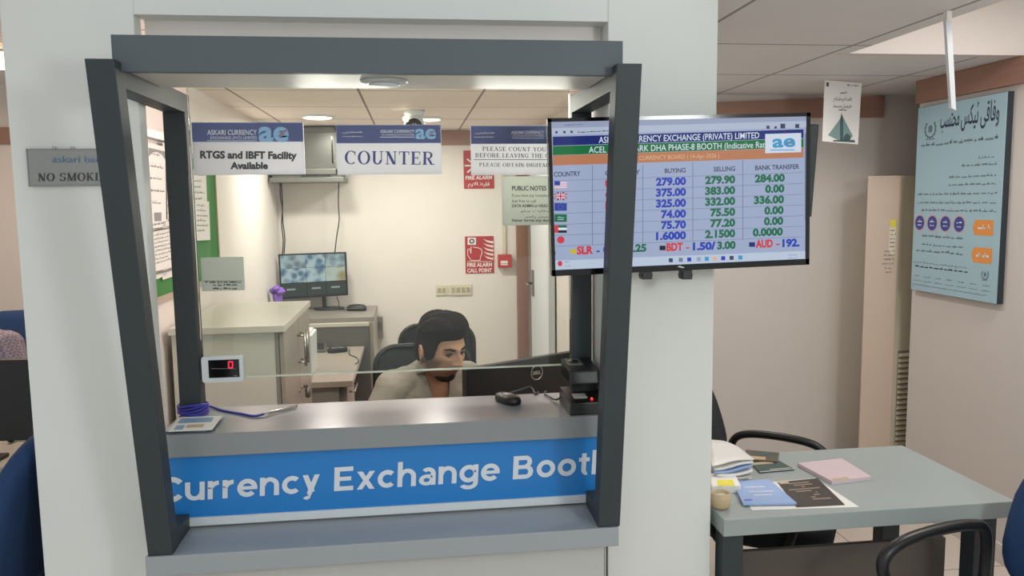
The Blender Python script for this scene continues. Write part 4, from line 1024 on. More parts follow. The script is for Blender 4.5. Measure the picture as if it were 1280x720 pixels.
for px, n, lb in (((545, 356, 559.5, 369), 2, 'small ivory switch plate on the back wall above the man'), ((562, 355, 589.5, 369), 4, 'wide ivory switch plate with a socket on the back wall')):
    a, b = aty(px[0], px[3], YB), aty(px[2], px[1], YB)
    r = thing('switch_plate', ((a.x + b.x) / 2, YB, a.z), lb, 'switch')
    m = MB(); m.box(a.x, YB - .012, a.z, b.x, YB - .001, b.z); m.build('plate', M('ivory'), r, bevel=.003)
    w = (b.x - a.x - .02) / n
    for k in range(n):
        m = MB(); xx = a.x + .01 + w * k; m.box(xx + w * .15, YB - .017, a.z + .02, xx + w * .85, YB - .011, b.z - .02); m.build('rocker', M('ivory_dark'), r, bevel=.002)
# small grey box on the back wall beside the storage unit
a, b = aty(470, 422, YB), aty(478.5, 395, YB)
r = thing('socket_box', ((a.x + b.x) / 2, YB, a.z), 'narrow grey socket box on the wall right of the storage unit', 'socket')
m = MB(); m.box(a.x, YB - .05, a.z, b.x, YB - .001, b.z); m.build('box', M('laminate_dark'), r, bevel=.003)
m = MB(); m.box(a.x + .008, YB - .054, a.z + .06, b.x - .008, YB - .05, a.z + .12); m.build('outlet', M('rack_grey'), r)

# work desk behind the counter with the big monitor
r = thing('work_desk', (.2, 2.7, 0), 'low work desk hidden behind the booth counter', 'desk')
m = MB(); m.box(-.42, 2.40, .715, .85, 2.93, .745); m.build('desktop', M('laminate'), r, bevel=.002)
for x in (-.40, .82):
    m = MB(); m.box(x - .012, 2.43, 0, x + .012, 2.90, .715); m.build('side_panel', M('laminate_dark'), r)
zt = 1.118
pL, pR = atz(583, 461.5, zt), atz(712, 440.5, zt)
ud = V((pR.x - pL.x, pR.y - pL.y, 0)).normalized(); nd = V((ud.y, -ud.x, 0))     # nd: out of the back, to the customers
Tm = Matrix(((ud.x, -nd.x, 0, pL.x), (ud.y, -nd.y, 0, pL.y), (0, 0, 1, zt), (0, 0, 0, 1)))   # x along, y to the clerk
r = thing('computer_monitor', Tm @ V((.27, .1, 0)) + V((0, 0, .745 - zt)), 'black computer monitor seen from behind on the work desk', 'monitor')
W_ = .545; H_ = .325
m = MB(Tm); m.prism([(x, 0, z) for x, z in rrect(0, -H_, W_, 0, .008, 3)], (0, .028, 0)); m.build('back_cover', M('black_plastic'), r, bevel=.004)
m = MB(Tm); m.box(.012, .0275, -H_ + .02, W_ - .012, .031, -.012); m.build('screen', M('display_black'), r)
m = MB(Tm); m.box(W_ / 2 - .11, -.018, -H_ + .05, W_ / 2 + .11, .002, -H_ + .16); m.build('rear_bulge', M('black_plastic'), r, bevel=.008)
m = MB(Tm); m.box(W_ / 2 - .035, -.035, -.365, W_ / 2 + .035, -.012, -.15); m.build('stand_neck', M('black_plastic'), r, bevel=.004)
m = MB(Tm); m.box(W_ / 2 - .11, -.07, -.3725, W_ / 2 + .11, .12, -.362); m.build('stand_base', M('black_plastic'), r, bevel=.004)
# round maker's mark: where the ray through the photo meets the back
def on_back(px, py):
    d = ray(px, py); n = nd; return EYE + d * ((pL - EYE).dot(n) / d.dot(n)) + nd * .0012
cL, cR = on_back(663.5, 466), on_back(677.5, 465.6); cc = (cL + cR) / 2; rad = (cR - cL).length / 2
rz = (on_back(670, 457.5) - on_back(670, 475)).length / 2
m = MB(); R1 = [cc + ud * rad * math.cos(a) + V((0, 0, rz * math.sin(a))) for a in [2 * math.pi * i / 40 for i in range(40)]]
m.tube(R1, .0022, 6, closed=True)
m.text('DELL', cc - ud * rad * .72 - V((0, 0, rz * .22)), cc + ud * rad * .72 - V((0, 0, rz * .22)), V((0, 0, rz * .46)), bold=.03, off=nd * .0006)
m.build('maker_mark', M('chrome'), r)

# ================================================================== CHAIRS
def office_chair(x, y, yaw, label, zt=1.05, w=.46, group=None, ds=0.0):
    T = Matrix.Translation((x, y, 0)) @ Z(yaw)
    r = thing('office_chair', (x, y, 0), label, 'chair', group)
    hw = w / 2
    m = MB(T)
    rings = []
    for z, s in ((.43 + ds, .9), (.45 + ds, 1.0), (.49 + ds, 1.0), (.51 + ds, .93)):
        rings.append([(px * s, py * s + .02, z) for px, py in rrect(-.24, -.23, .24, .24, .08, 6)])
    m.loft(rings); m.build('seat', M('dark_fabric'), r)
    def bp(u, z): return V((u, -.25 - .05 * math.cos(u / hw * 1.3) + (z - .6) * -.10, z))   # curved back surface
    z0, z1 = .56, zt
    out = rrect(-hw, z0, hw, z1, .09, 6)
    m = MB(T); m.tube([bp(u, z) for u, z in out], .0125, 8, closed=True); m.build('back_frame', M('black_plastic'), r)
    m = MB(T); nx, nz = 12, 8; vs, fs = [], []
    for i in range(nz + 1):
        for j in range(nx + 1):
            t = i / nz; z = z0 + .012 + (z1 - z0 - .024) * t
            e = 0
            for zz in (z0, z1):
                d = abs(z - zz)
                if d < .09: e = .09 - math.sqrt(max(0, .09 ** 2 - (.09 - d) ** 2))
            vs.append(bp((hw - .01 - e) * (2 * j / nx - 1), z))
    for i in range(nz):
        for j in range(nx): fs.append((i * (nx + 1) + j, i * (nx + 1) + j + 1, (i + 1) * (nx + 1) + j + 1, (i + 1) * (nx + 1) + j))
    m.add(vs, fs, 0, True); b = m.build('back_mesh', M('mesh_black'), r, solid=.006)
    m = MB(T); m.tube(bez([(0, -.05, .43 + ds), (0, -.25, .42 + ds), (0, -.345, .50), (0, -.36, .62), (0, -.35, .8)], 5), .022, 8, flat=.6); m.build('back_support', M('black_plastic'), r)
    for s in (-1, 1):
        m = MB(T); m.tube(bez([(s * .2, 0, .44 + ds), (s * .28, -.02, .45 + ds), (s * .30, -.03, .55), (s * .30, -.03, .66)], 5), .016, 8); m.loft([[(s * .30 + px, py, z) for px, py in rrect(-.035, -.16, .035, .10, .03, 4)] for z in (.66, .685)]); m.build('armrest', M('black_plastic'), r)
    m = MB(T); m.lathe([(.03, .1), (.03, .3), (.02, .31), (.02, .43 + ds), (.1, .43 + ds), (.1, .445 + ds), (0, .445 + ds)], (0, 0, 0), 16); m.build('gas_column', M('black_plastic'), r)
    m = MB(T)
    for k in range(5):
        a = 2 * math.pi * k / 5 + .3; c, s_ = math.cos(a), math.sin(a)
        m.tube([(0, 0, .11), (.15 * c, .15 * s_, .10), (.3 * c, .3 * s_, .075)], [.032, .024, .018], 8); m.lathe([(0, -.014), (.027, -.014), (.03, 0), (.027, .014), (0, .014)], (.3 * c, .3 * s_, .031), 12, ax=(-s_, c, 0))
    m.build('star_base', M('black_plastic'), r)
    return r
office_chair(.07, 3.30, math.radians(188), 'black mesh office chair the clerk sits on', 1.0, .43, 'black mesh chairs in the booth', -.06)
office_chair(.095, 3.98, math.radians(176), 'empty black mesh office chair standing behind the clerk', .985, .40, 'black mesh chairs in the booth')

def loop_chair(x, y, yaw, label, fabric, zt=.95, w=.44, arm_z=.74, arms=(-1, 1)):
    T = Matrix.Translation((x, y, 0)) @ Z(yaw)
    r = thing('visitor_chair', (x, y, 0), label, 'chair', 'padded chairs with loop arms')
    m = MB(T)
    m.loft([[(px * s, py * s, z) for px, py in rrect(-.24, -.22, .24, .25, .09, 6)] for z, s in ((.40, .88), (.42, .98), (.46, 1), (.485, .95), (.49, .85))]); m.build('seat', M(fabric), r)
    m = MB(T); hw = w / 2; zc = (zt + .56) / 2; hz = (zt - .56) / 2; rings = []
    for d, s in ((-.035, .82), (-.025, .95), (0, 1), (.02, .96), (.03, .85)):
        rings.append([(hw * s * math.copysign(abs(math.cos(a)) ** .62, math.cos(a)), -.25 + d - .12 * (hz * s * math.copysign(abs(math.sin(a)) ** .62, math.sin(a))) / hz * .5 - .03 * math.cos(1.4 * math.cos(a)), zc + hz * s * math.copysign(abs(math.sin(a)) ** .62, math.sin(a))) for a in [2 * math.pi * i / 36 for i in range(36)]])
    m.loft(rings); m.build('backrest', M(fabric), r)
    m = MB(T); m.tube(bez([(0, -.05, .39), (0, -.24, .38), (0, -.31, .46), (0, -.31, .66)], 5), .02, 8, flat=1.6); m.build('back_bar', M('black_plastic'), r)
    for s in arms:
        m = MB(T)
        pts = [(s * .18, -.10, .40), (s * .26, -.13, .43), (s * .285, -.19, .58), (s * .285, -.185, arm_z - .03), (s * .285, -.13, arm_z), (s * .285, .0, arm_z + .005), (s * .285, .13, arm_z - .012), (s * .285, .185, arm_z - .06), (s * .28, .15, .58), (s * .26, .11, .44), (s * .18, .10, .40)]
        m.tube(bez(pts, 6), .0165, 10); m.build('loop_armrest', M('black_plastic'), r)
    m = MB(T); m.lathe([(.028, .09), (.028, .28), (.019, .29), (.019, .40), (.09, .40), (0, .41)], (0, 0, 0), 16); m.build('gas_column', M('black_plastic'), r)
    m = MB(T)
    for k in range(5):
        a = 2 * math.pi * k / 5; c, s_ = math.cos(a), math.sin(a)
        m.tube([(0, 0, .11), (.15 * c, .15 * s_, .10), (.28 * c, .28 * s_, .075)], [.03, .022, .017], 8); m.lathe([(0, -.014), (.027, -.014), (.03, 0), (.027, .014), (0, .014)], (.28 * c, .28 * s_, .031), 12, ax=(-s_, c, 0))
    m.build('star_base', M('black_plastic'), r)
    return r
loop_chair(1.32, 2.78, math.radians(-124), 'black padded chair with loop arms behind the grey desk', 'dark_fabric', .95, .52, .67)
loop_chair(1.46, 1.64, math.radians(103), 'blue padded chair with black loop arm in front of the grey desk', 'navy_fabric', .955, .54, .74)
loop_chair(-1.36, 2.36, math.radians(92), 'blue padded chair turned sideways just left of the white pier', 'navy_fabric', 1.05, .6, .70)

# ================================================================== DESK ON THE RIGHT
dx0, dx1, dy0, dy1 = .851, 1.752, 2.062, 2.612
r = thing('office_desk', ((dx0 + dx1) / 2, (dy0 + dy1) / 2, 0), 'grey office desk with dark legs beside the white pier', 'desk')
m = MB(); m.box(dx0, dy0, .70, dx1, dy1, .75); m.build('desktop', M('desk_grey'), r, bevel=.003)
for x0, x1, y in ((.855, .915, 2.075), (1.635, 1.705, 2.075), (1.635, 1.70, 2.53), (.855, .915, 2.53)):
    m = MB(); m.box(x0, y, 0, x1, y + .06, .70); m.build('leg', M('charcoal'), r, bevel=.003)
m = MB(); m.box(.915, 2.20, .16, 1.635, 2.218, .585); m.build('modesty_panel', M('panel_dark'), r)
m = MB(); m.box(.93, 2.21, .64, 1.63, 2.24, .70); m.build('cross_rail', M('charcoal'), r)

# loose sheets, pads and prints
def card(name, px, z, th, mt, label, cat, marks=None, group=None, curl=0):
    P = [atz(x, y, z) for x, y in px]
    c = sum(P, V((0, 0, 0))) / len(P)
    r = thing(name, V((c.x, c.y, z)), label, cat, group)
    m = MB(); m.prism([V((p.x, p.y, z)) for p in P], (0, 0, th)); m.build('sheet', M(mt), r)
    if marks:
        m = MB(); zz = V((0, 0, th + .0005))
        f = lambda u, v: P[0] * (1 - u) * (1 - v) + P[1] * u * (1 - v) + P[2] * u * v + P[3] * (1 - u) * v + zz
        for mi, u0, v0, u1, v1 in marks[1]: m.poly([f(u0, v0), f(u1, v0), f(u1, v1), f(u0, v1)], mi)
        m.build('print', [M(k) for k in marks[0]], r)
    return r
random.seed(3)
dz = .7505
card('paper_sheet', [(919, 607), (1019, 598), (1074, 634), (940, 638)], dz, .001, 'paper', 'white sheet under the dark leaflet on the grey desk', 'paper')
card('leaflet', [(972, 603), (1022, 598), (1056, 631), (996, 634)], dz + .002, .001, 'dark_print', 'dark printed leaflet on the white sheet', 'leaflet', (['print_light', 'tan'], [(0, .1 + .55 * random.random(), .1 + i * .08, .5 + .4 * random.random(), .14 + i * .08) for i in range(9)] + [(1, .02, .0, .25, .1)]))
card('folder', [(916, 604), (961, 601), (996, 631), (929, 632)], dz + .004, .006, 'pale_blue', 'pale blue folder beside the dark leaflet', 'folder', (['sign_blue', 'paper'], [(0, .05, .82, .2, .9), (1, .2, .3, .7, .33), (1, .25, .5, .8, .53), (1, .3, .65, .7, .68)]))
card('notepad', [(997, 583), (1052, 577), (1089, 600), (1040, 606)], dz, .012, 'pink_pad', 'pale pink notepad in the middle of the grey desk', 'pad', (['tan'], [(0, .05, .9, .45, .99)]))
card('brochure', [(938, 580), (974, 577), (993, 588), (950, 592)], dz, .004, 'green_print', 'dark green folded brochure behind the pale blue folder', 'brochure', (['paper', 'tan'], [(0, .0, .94, 1, .99), (0, .35, .8, .95, .84), (1, .0, .0, .7, .25)]))
card('brochure', [(932, 563), (974, 567), (971, 578), (936, 576)], dz + .005, .003, 'camo_print', 'brown patterned brochure at the back by the chair arm', 'brochure', (['tan', 'teal_dark'], [(0, .1, .6, .6, .9), (1, .3, .15, .8, .4)]))
# pile of sheets against the pier: one thing per sheet that shows
zz = dz
pile = [([(893, 590), (930, 585), (940, 597), (905, 603)], 'paper'), ([(890, 583), (928, 578), (939, 594), (900, 600)], 'label_silver'), ([(890, 578), (930, 573), (941, 589), (896, 595)], 'paper'),
        ([(888, 572), (928, 567), (941, 583), (893, 590)], 'pale_blue'), ([(888, 566), (930, 564), (942, 578), (893, 585)], 'paper'), ([(886, 560), (922, 557), (943, 573), (890, 581)], 'paper')]
names = ['lowest sheet of the paper pile by the pier', 'grey sheet second from the bottom of the paper pile', 'white sheet in the middle of the paper pile', 'pale blue sheet inside the paper pile', 'white sheet just under the top of the paper pile', 'top white sheet of the paper pile, its far corner raised']
for i, (px, mt) in enumerate(pile):
    z = dz + .002 + .0125 * i
    P = [atz(x, y, z) for x, y in px]
    P = [V((max(p.x, .846), p.y, z)) for p in P]
    n = 8; vs = []
    for a in range(n + 1):
        for b in range(n + 1):
            u, v = a / n, b / n
            q = P[0] * (1 - u) * (1 - v) + P[1] * u * (1 - v) + P[2] * u * v + P[3] * (1 - u) * v
            q.z += .004 * math.sin(u * 5 + i) * (i > 0) + (.035 * (1 - v) ** 2 * (1 - u) if i == 5 else 0); vs.append(q)
    fs = [(a * (n + 1) + b, a * (n + 1) + b + 1, (a + 1) * (n + 1) + b + 1, (a + 1) * (n + 1) + b) for a in range(n) for b in range(n)]
    m = MB(); m.add(vs, fs, 0, True)
    tag(m.build('paper_sheet', M(mt), solid=.006 if i not in (5,) else .003), names[i], 'paper', 'sheets piled on the grey desk')
card('memo_block', [(888, 600), (917, 598), (926, 616), (890, 617)], dz, .022, 'paper', 'white memo block with a yellow note by the pier', 'paper', (['yellow', 'ink_light'], [(0, .2, .55, .8, .98), (1, .1, .2, .5, .24)]))
p = atz(899, 634, dz)
r = thing('tan_cup', V((max(p.x, .876), p.y, dz)), 'small rounded tan pot at the desk corner by the pier', 'pot')
m = MB(); cx_ = max(p.x, .876); m.lathe([(0, 0), (.024, .0), (.029, .01), (.030, .03), (.028, .045), (.025, .046), (.024, .02), (0, .015)], (cx_, p.y, dz)); m.build('pot', M('tan'), r)
m = MB(); m.lathe([(0, 0), (.0245, 0), (.0245, .004), (0, .005)], (cx_, p.y, dz + .034)); m.build('contents', M('ivory'), r)

# ================================================================== RIGHT ROOM
# floor-standing air conditioner in the recess
A, B, C_, D_ = (2.437, 4.03), (2.60, 3.99), (2.88, 4.03), (2.74, 4.34)
r = thing('air_conditioner', (2.62, 4.14, 0), 'tall cream floor standing air conditioner in the corner', 'air conditioner')
zt = 1.765
m = MB(); m.prism([(x, y, .08) for x, y in (A, B, C_, D_)], (0, 0, zt - .08)); m.build('body', [M('ac_side')], r, bevel=.008)
m = MB(); m.prism([(x, y, 0) for x, y in ((2.46, 4.05), (2.61, 4.01), (2.79, 4.19), (2.6, 4.31))], (0, 0, .08)); m.build('plinth', M('laminate_dark'), r)
fn = V((A[1] - B[1], B[0] - A[0], 0)).normalized() * -1
fu = (V((B[0], B[1], 0)) - V((A[0], A[1], 0)))
def fp_(u, z, o=.0): return V((A[0], A[1], 0)) + fu * u + V((0, 0, z)) + fn * o
m = MB(); m.prism([fp_(.0, .1), fp_(1.0, .1), fp_(1.0, zt - .006), fp_(.0, zt - .006)], fn * .012); m.build('front_panel', M('ac_cream'), r, bevel=.006)
m = MB(); zA, zB = 1.30, 1.53
m.poly([fp_(.72, 1.49, .0135), fp_(.90, 1.49, .0135), fp_(.90, 1.53, .0135), fp_(.72, 1.53, .0135)], 0)
m.poly([fp_(.70, 1.34, .013), fp_(.90, 1.34, .013), fp_(.90, 1.49, .013), fp_(.70, 1.49, .013)], 1)
for k in range(9): m.poly([fp_(.66 if k > 4 else .74, 1.345 + .0, .0137), fp_(.70, 1.345, .0137), fp_(.70, 1.35, .0137), fp_(.66 if k > 4 else .74, 1.35, .0137)], 2) if k == 0 else m.scribble(fp_(.56 if k > 5 else .72, 1.49 - k * .022, .0137), fp_(.88, 1.49 - k * .022, .0137), .012, 2)
m.scribble(fp_(.5, 1.29, .0137), fp_(.86, 1.29, .0137), .012, 2); m.scribble(fp_(.6, 1.265, .0137), fp_(.82, 1.265, .0137), .012, 2); m.scribble(fp_(.62, 1.245, .0137), fp_(.8, 1.245, .0137), .01, 2)
m.build('rating_label', [M('yellow'), M('ac_side'), M('ink_light')], r)
su = V((C_[0] - B[0], C_[1] - B[1], 0)); sn = V((su.y, -su.x, 0)).normalized()
m = MB()
for k in range(20):
    z = .795 - k * .0295
    b0_ = V((B[0], B[1], z)) + su * .12; b1_ = V((B[0], B[1], z)) + su * .93
    m.prism([b0_ + sn * .001, b0_ + sn * .012 + V((0, 0, -.014)), b0_ + sn * .001 + V((0, 0, -.022))], su * .81)
m.build('louvre', M('ac_side'), r)
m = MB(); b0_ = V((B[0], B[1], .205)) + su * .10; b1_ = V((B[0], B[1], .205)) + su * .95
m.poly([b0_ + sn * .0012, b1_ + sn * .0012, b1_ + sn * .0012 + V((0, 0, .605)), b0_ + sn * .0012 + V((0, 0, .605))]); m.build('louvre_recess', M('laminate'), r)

# board on the right wall
XW = 2.6 - .03
bt_, bb = 2.10, 1.17; ya, yb2 = 3.20, 3.815
r = thing('wall_poster', (2.58, (ya + yb2) / 2, bb), 'large pale blue notice panel with Urdu heading on the right wall', 'notice')
m = MB(); m.box(XW, ya, bb, 2.599, yb2, bt_); m.build('board', M('board_edge'), r, bevel=.002)
m = MB(); m.box(XW - .002, ya + .002, bb + .002, XW, yb2 - .002, bt_ - .002); m.build('printed_face', M('poster_blue'), r)
XP = XW - .0026
def bp_(u, v, k=0): return V((XP - .0004 * k, yb2 - u * (yb2 - ya), bt_ - v * (bt_ - bb)))     # u to the right in view, v down
def btext(m, t, u0, u1, v, h, **k): m.text(t, bp_(u0, v), bp_(u1, v), V((0, 0, h * (bt_ - bb))), **k)
m = MB()
for t, u0, u1 in ((ar('\uFEED\uFED3\uFE8E\uFED7\uFBFD'), .74, .93), (ar('\uFB68\uFBFF\uFB91\uFEB2'), .53, .72), (ar('\uFEE3\uFEA4\uFE98\uFEB4\uFE90'), .29, .51)): btext(m, t, u0, u1, .125, .092, bold=.012)
m.build('heading', M('poster_ink'), r)
def emblem(u, v, s, mt='poster_ink'):
    m = MB(); c = bp_(u, v, 1); 
    for q in arc_ring(0, 0, (s, s * 1.0), (s * .84, s * .84), 130, 410, 24): m.poly([c + V((0, -a, b)) for a, b in q])
    for k in range(11):
        a = math.radians(140 + k * 26); m.poly([c + V((0, -s * (.95 + d) * math.cos(a + e), s * (.95 + d) * math.sin(a + e))) for d, e in ((-.12, 0), (.1, -.08), (.2, .02), (.05, .1))])
    m.poly([c + V((0, -a * s, b * s)) for a, b in ((-.32, -.35), (.32, -.35), (.36, .3), (0, .5), (-.36, .3))])
    m.poly([c + V((0, -a * s, b * s)) for a, b in ((-.8, -1.2), (.8, -1.2), (.8, -1.08), (-.8, -1.08))]); m.build('crest', M(mt), r)
emblem(.17, .125, .043, 'poster_soft')
m = MB(); ln = lambda u0, u1, v, h=.012: m.scribble(bp_(u0, v), bp_(u1, v), h)
ln(.06, .93, .215, .02); ln(.74, .9, .30); ln(.56, .93, .335, .014); ln(.42, .93, .39, .014); ln(.42, .93, .43, .014)
ln(.04, .95, .475, .014); ln(.04, .95, .52, .014); ln(.1, .95, .56, .014); ln(.12, .62, .70, .015); ln(.12, .62, .745, .013); ln(.05, .62, .78, .016); ln(.02, .68, .845, .008)
for k in range(7): ln(.04 + k * .135, .11 + k * .135, .92, .008); ln(.03 + k * .135, .13 + k * .135, .945, .006)
ln(.02, .9, .968, .006)
m.build('body_lettering', M('poster_soft'), r)
m = MB()
for k in range(4):
    c = bp_(.085 + k * .16, .625, 0); m.poly([c + V((0, -.043 * math.cos(a), .043 * math.sin(a))) for a in [2 * math.pi * i / 28 for i in range(28)]], 0)
    c = bp_(.085 + k * .16, .625, 1); m.poly([c + V((0, -.036 * math.cos(a), .036 * math.sin(a))) for a in [2 * math.pi * i / 28 for i in range(28)]], 1)
    m.scribble(bp_(.055 + k * .16, .62, 2), bp_(.115 + k * .16, .62, 2), .014, 2); m.scribble(bp_(.06 + k * .16, .64, 2), bp_(.11 + k * .16, .64, 2), .01, 2)
m.build('circle_badge', [M('poster_ring'), M('poster_circle'), M('paper')], r)
for v in (.60, .735):
    m = MB(); P = [bp_(.74, v), bp_(.93, v), bp_(.93, v + .075), bp_(.74, v + .075), bp_(.715, v + .037)]; m.poly(P, 0)
    m.scribble(bp_(.77, v + .045, 2), bp_(.9, v + .045, 2), .022, 1)
    m.build('orange_tag', [M('poster_orange'), M('paper')], r)
m = MB(); m.scribble(bp_(.045, .868), bp_(.69, .868), .012); m.build('bottom_lettering', M('poster_ink'), r)
emblem(.87, .865, .022, 'poster_soft')

# paper hanging from the ceiling
Yh = 3.83
a, b = aty(1029.5, 178, Yh), aty(1076, 98, Yh)
r = thing('hanging_poster', ((a.x + b.x) / 2, Yh, a.z), 'white paper poster of a pointed mosque hanging under the ceiling', 'poster')
P0 = [aty(1031, 98, Yh), aty(1077, 104, Yh), aty(1072.5, 180.5, Yh), aty(1028, 176.5, Yh)]
P0 = [V((p.x, p.y, min(p.z, CZ - .002))) for p in P0]
m = MB(); m.prism(P0, (0, .0015, 0)); m.build('sheet', M('paper'), r)
def hp(x, y, k=0): return aty(x, y, Yh - .0015 - .0006 * k)
m = MB(); m.qpx(hp, [(1035, 169), (1052, 146), (1053, 176), (1050, 176)], 0); m.qpx(hp, [(1053, 145), (1066, 170), (1062, 174), (1053, 176)], 0)
m.build('mosque_roof', M('teal_art'), r)
m = MB(); m.qpx(lambda x, y: hp(x, y, 1), [(1050, 150), (1052, 141), (1054, 150), (1054, 176), (1050, 176)], 0); m.qpx(lambda x, y: hp(x, y, 1), [(1054, 176), (1055, 170), (1059, 166.5), (1063, 170), (1063, 176)], 0); m.qpx(lambda x, y: hp(x, y, 1), [(1041, 176.5), (1069, 178), (1068, 175), (1042, 175)], 0); m.build('mosque_minaret', M('teal_dark'), r)
m = MB()
m.tpx(hp, ar('\uFE8E\uFEDF\uFEB3\uFEFC\uFEE1\uFECB\uFEE0\uFBFF\uFB91\uFEE2'), (1042, 125), (1065, 126), 4); m.tpx(hp, ar('\uFED3\uFBFF\uFEBC\uFEDE\uFEE3\uFEB4\uFEA0\uFEAA'), (1041, 134), (1064, 134.5), 4); m.scribble(hp(1050, 117), hp(1058, 117), .012); m.scribble(hp(1048, 138), hp(1058, 138), .009); m.scribble(hp(1059, 107), hp(1073, 108), .009); m.rpx(hp, 1033, 108, 1036, 103)
m.build('lettering', M('ink_grey'), r)
# narrow white strip hanging from the ceiling
p = atz(1187, 13, CZ); q = aty(1191, 138, p.y)
r = thing('hanging_strip', V((p.x, p.y, q.z)), 'narrow white plastic strip hanging from the ceiling edge', 'strip')
m = MB(); m.hexa([(q.x - .006, p.y - .001, q.z + .008), (q.x + .011, p.y - .001, q.z), (q.x + .011, p.y + .012, q.z), (q.x - .006, p.y + .012, q.z + .008)], [(p.x - .012, p.y - .001, CZ - .03), (p.x + .008, p.y - .001, CZ - .03), (p.x + .008, p.y + .012, CZ - .03), (p.x - .012, p.y + .012, CZ - .03)]); m.build('strip', M('trim_white'), r)
m = MB(); m.box(p.x - .010, p.y - .003, CZ - .04, p.x + .007, p.y + .015, CZ - .001); m.build('clip', M('paper'), r)

# ================================================================== LEFT ROOM
r = thing('side_desk', (-2.0, 3.1, 0), 'beige desk on the left behind the white pier', 'desk')
m = MB(); m.box(-2.75, 2.72, .72, -1.2, 3.4, .75); m.build('desktop', M('laminate_top'), r, bevel=.002)
for x in (-2.72, -1.26):
    m = MB(); m.box(x, 2.76, 0, x + .04, 3.36, .72); m.build('side_panel', M('laminate'), r)
m = MB(); m.box(-2.68, 2.9, .25, -1.26, 2.92, .72); m.build('modesty_panel', M('laminate'), r)
T = Matrix.Translation((-1.62, 2.93, 0)) @ Z(math.radians(-4))
r = thing('computer_monitor', (-1.62, 2.93, .75), 'black computer monitor on the desk at the left edge', 'monitor')
m = MB(T); m.prism([(x, 0, z) for x, z in rrect(-.30, .835, .30, 1.125, .006, 3)], (0, .03, 0)); m.build('back_cover', M('black_plastic'), r, bevel=.004)
m = MB(T); m.box(-.285, .0295, .86, .285, .033, 1.115); m.build('screen', M('display_black'), r)
m = MB(T); m.box(-.03, -.02, .76, .03, .0, 1.0); m.build('stand_neck', M('black_plastic'), r)
m = MB(T); m.box(-.13, -.08, .751, .13, .1, .763); m.build('stand_base', M('black_plastic'), r, bevel=.003)
m = MB(T); m.box(.0, -.002, .87, .12, .001, .88); m.build('label_strip', M('rack_grey'), r)
p = atz(36, 546, .7505)
r = thing('desk_phone', V((p.x, p.y, .7505)), 'pale device at the right end of the left desk', 'device')
m = MB(); m.hexa([(p.x - .05, p.y - .06, .7505), (p.x + .08, p.y - .06, .7505), (p.x + .08, p.y + .08, .7505), (p.x - .05, p.y + .08, .7505)], [(p.x - .05, p.y - .06, .765), (p.x + .08, p.y - .06, .765), (p.x + .08, p.y + .08, .79), (p.x - .05, p.y + .08, .79)]); m.build('body', M('paper_green'), r, bevel=.004)
m = MB(); m.tube(bez([(p.x - .03, p.y + .03, .80), (p.x - .035, p.y - .03, .80), (p.x - .03, p.y - .08, .76)], 4), .012, 8); m.build('handset', M('black_plastic'), r)
loop_chair(-1.985, 3.98, math.radians(180), 'blue padded chair behind the person in the plaid shirt', 'navy_fabric', 1.13, .66, .70)
p = aty(2, 100, 4.0)
r = thing('ceiling_light', (p.x, 4.0, CZ + .12), 'bright ceiling light at the far left edge', 'light')
m = MB(); m.lathe([(.10, -.012), (.11, -.01), (.12, 0), (0, 0)], (p.x, 4.0, CZ + .12)); m.build('trim_ring', M('trim_white'), r)
m = MB(); m.lathe([(0, -.07), (.06, -.066), (.09, -.04), (.1, -.012), (.1, -.01), (0, -.01)], (p.x, 4.0, CZ + .12)); m.build('diffuser', M('lamp_hot'), r)

# ================================================================== PEOPLE
def G(x, c, s): return math.exp(-((x - c) / s) ** 2)
def sstep(a, b, x):
    t = max(0.0, min(1.0, (x - a) / (b - a))); return t * t * (3 - 2 * t)
def head_pt(d):
    """surface of the head in direction d (head frame: +y face, +x the right ear, z up; eyes at z = 0)"""
    ax, ay, az, n = .0755, .097, .118, 2.35
    s = 1.0 / ((abs(d.x) / ax) ** n + (abs(d.y) / ay) ** n + (abs(d.z) / az) ** n) ** (1 / n)
    p = d * s
    t = max(0, -p.z / az)
    p.x *= 1 - .36 * t ** 1.6
    if p.y < 0: p.y *= 1 - .40 * t ** 1.2
    else: p.y *= 1 - .06 * t - .10 * max(0, p.z / az) ** 2
    f = sstep(.15, .6, d.y)
    if f > 0:
        x, z = p.x, p.z; ax_ = abs(x); o = 0
        o += .0050 * G(z, .024, .010) * G(x, 0, .05)
        o -= .0135 * G(ax_, .032, .0155) * G(z, .003, .0125)
        o -= .004 * G(ax_, .014, .006) * G(z, .006, .012)
        o += .012 * G(x, 0, .0075) * G(z, .004, .018)
        o += .025 * G(x, 0, .0085) * G(z, -.018, .014)
        o += .033 * G(x, 0, .0110) * G(z, -.036, .0105)
        o += .010 * G(ax_, .0145, .0065) * G(z, -.038, .0075)
        o += .0045 * G(ax_, .05, .018) * G(z, -.018, .016)
        o -= .0045 * G(ax_, .046, .014) * G(z, -.058, .022)
        o += .0075 * G(x, 0, .021) * G(z, -.0580, .0055) + .0075 * G(x, 0, .018) * G(z, -.0705, .006)
        o -= .005 * G(x, 0, .022) * G(z, -.0643, .0028)
        o -= .003 * G(x, 0, .02) * G(z, -.084, .005)
        o += .009 * G(x, 0, .02) * G(z, -.101, .012)
        p.y += o * f
    return p
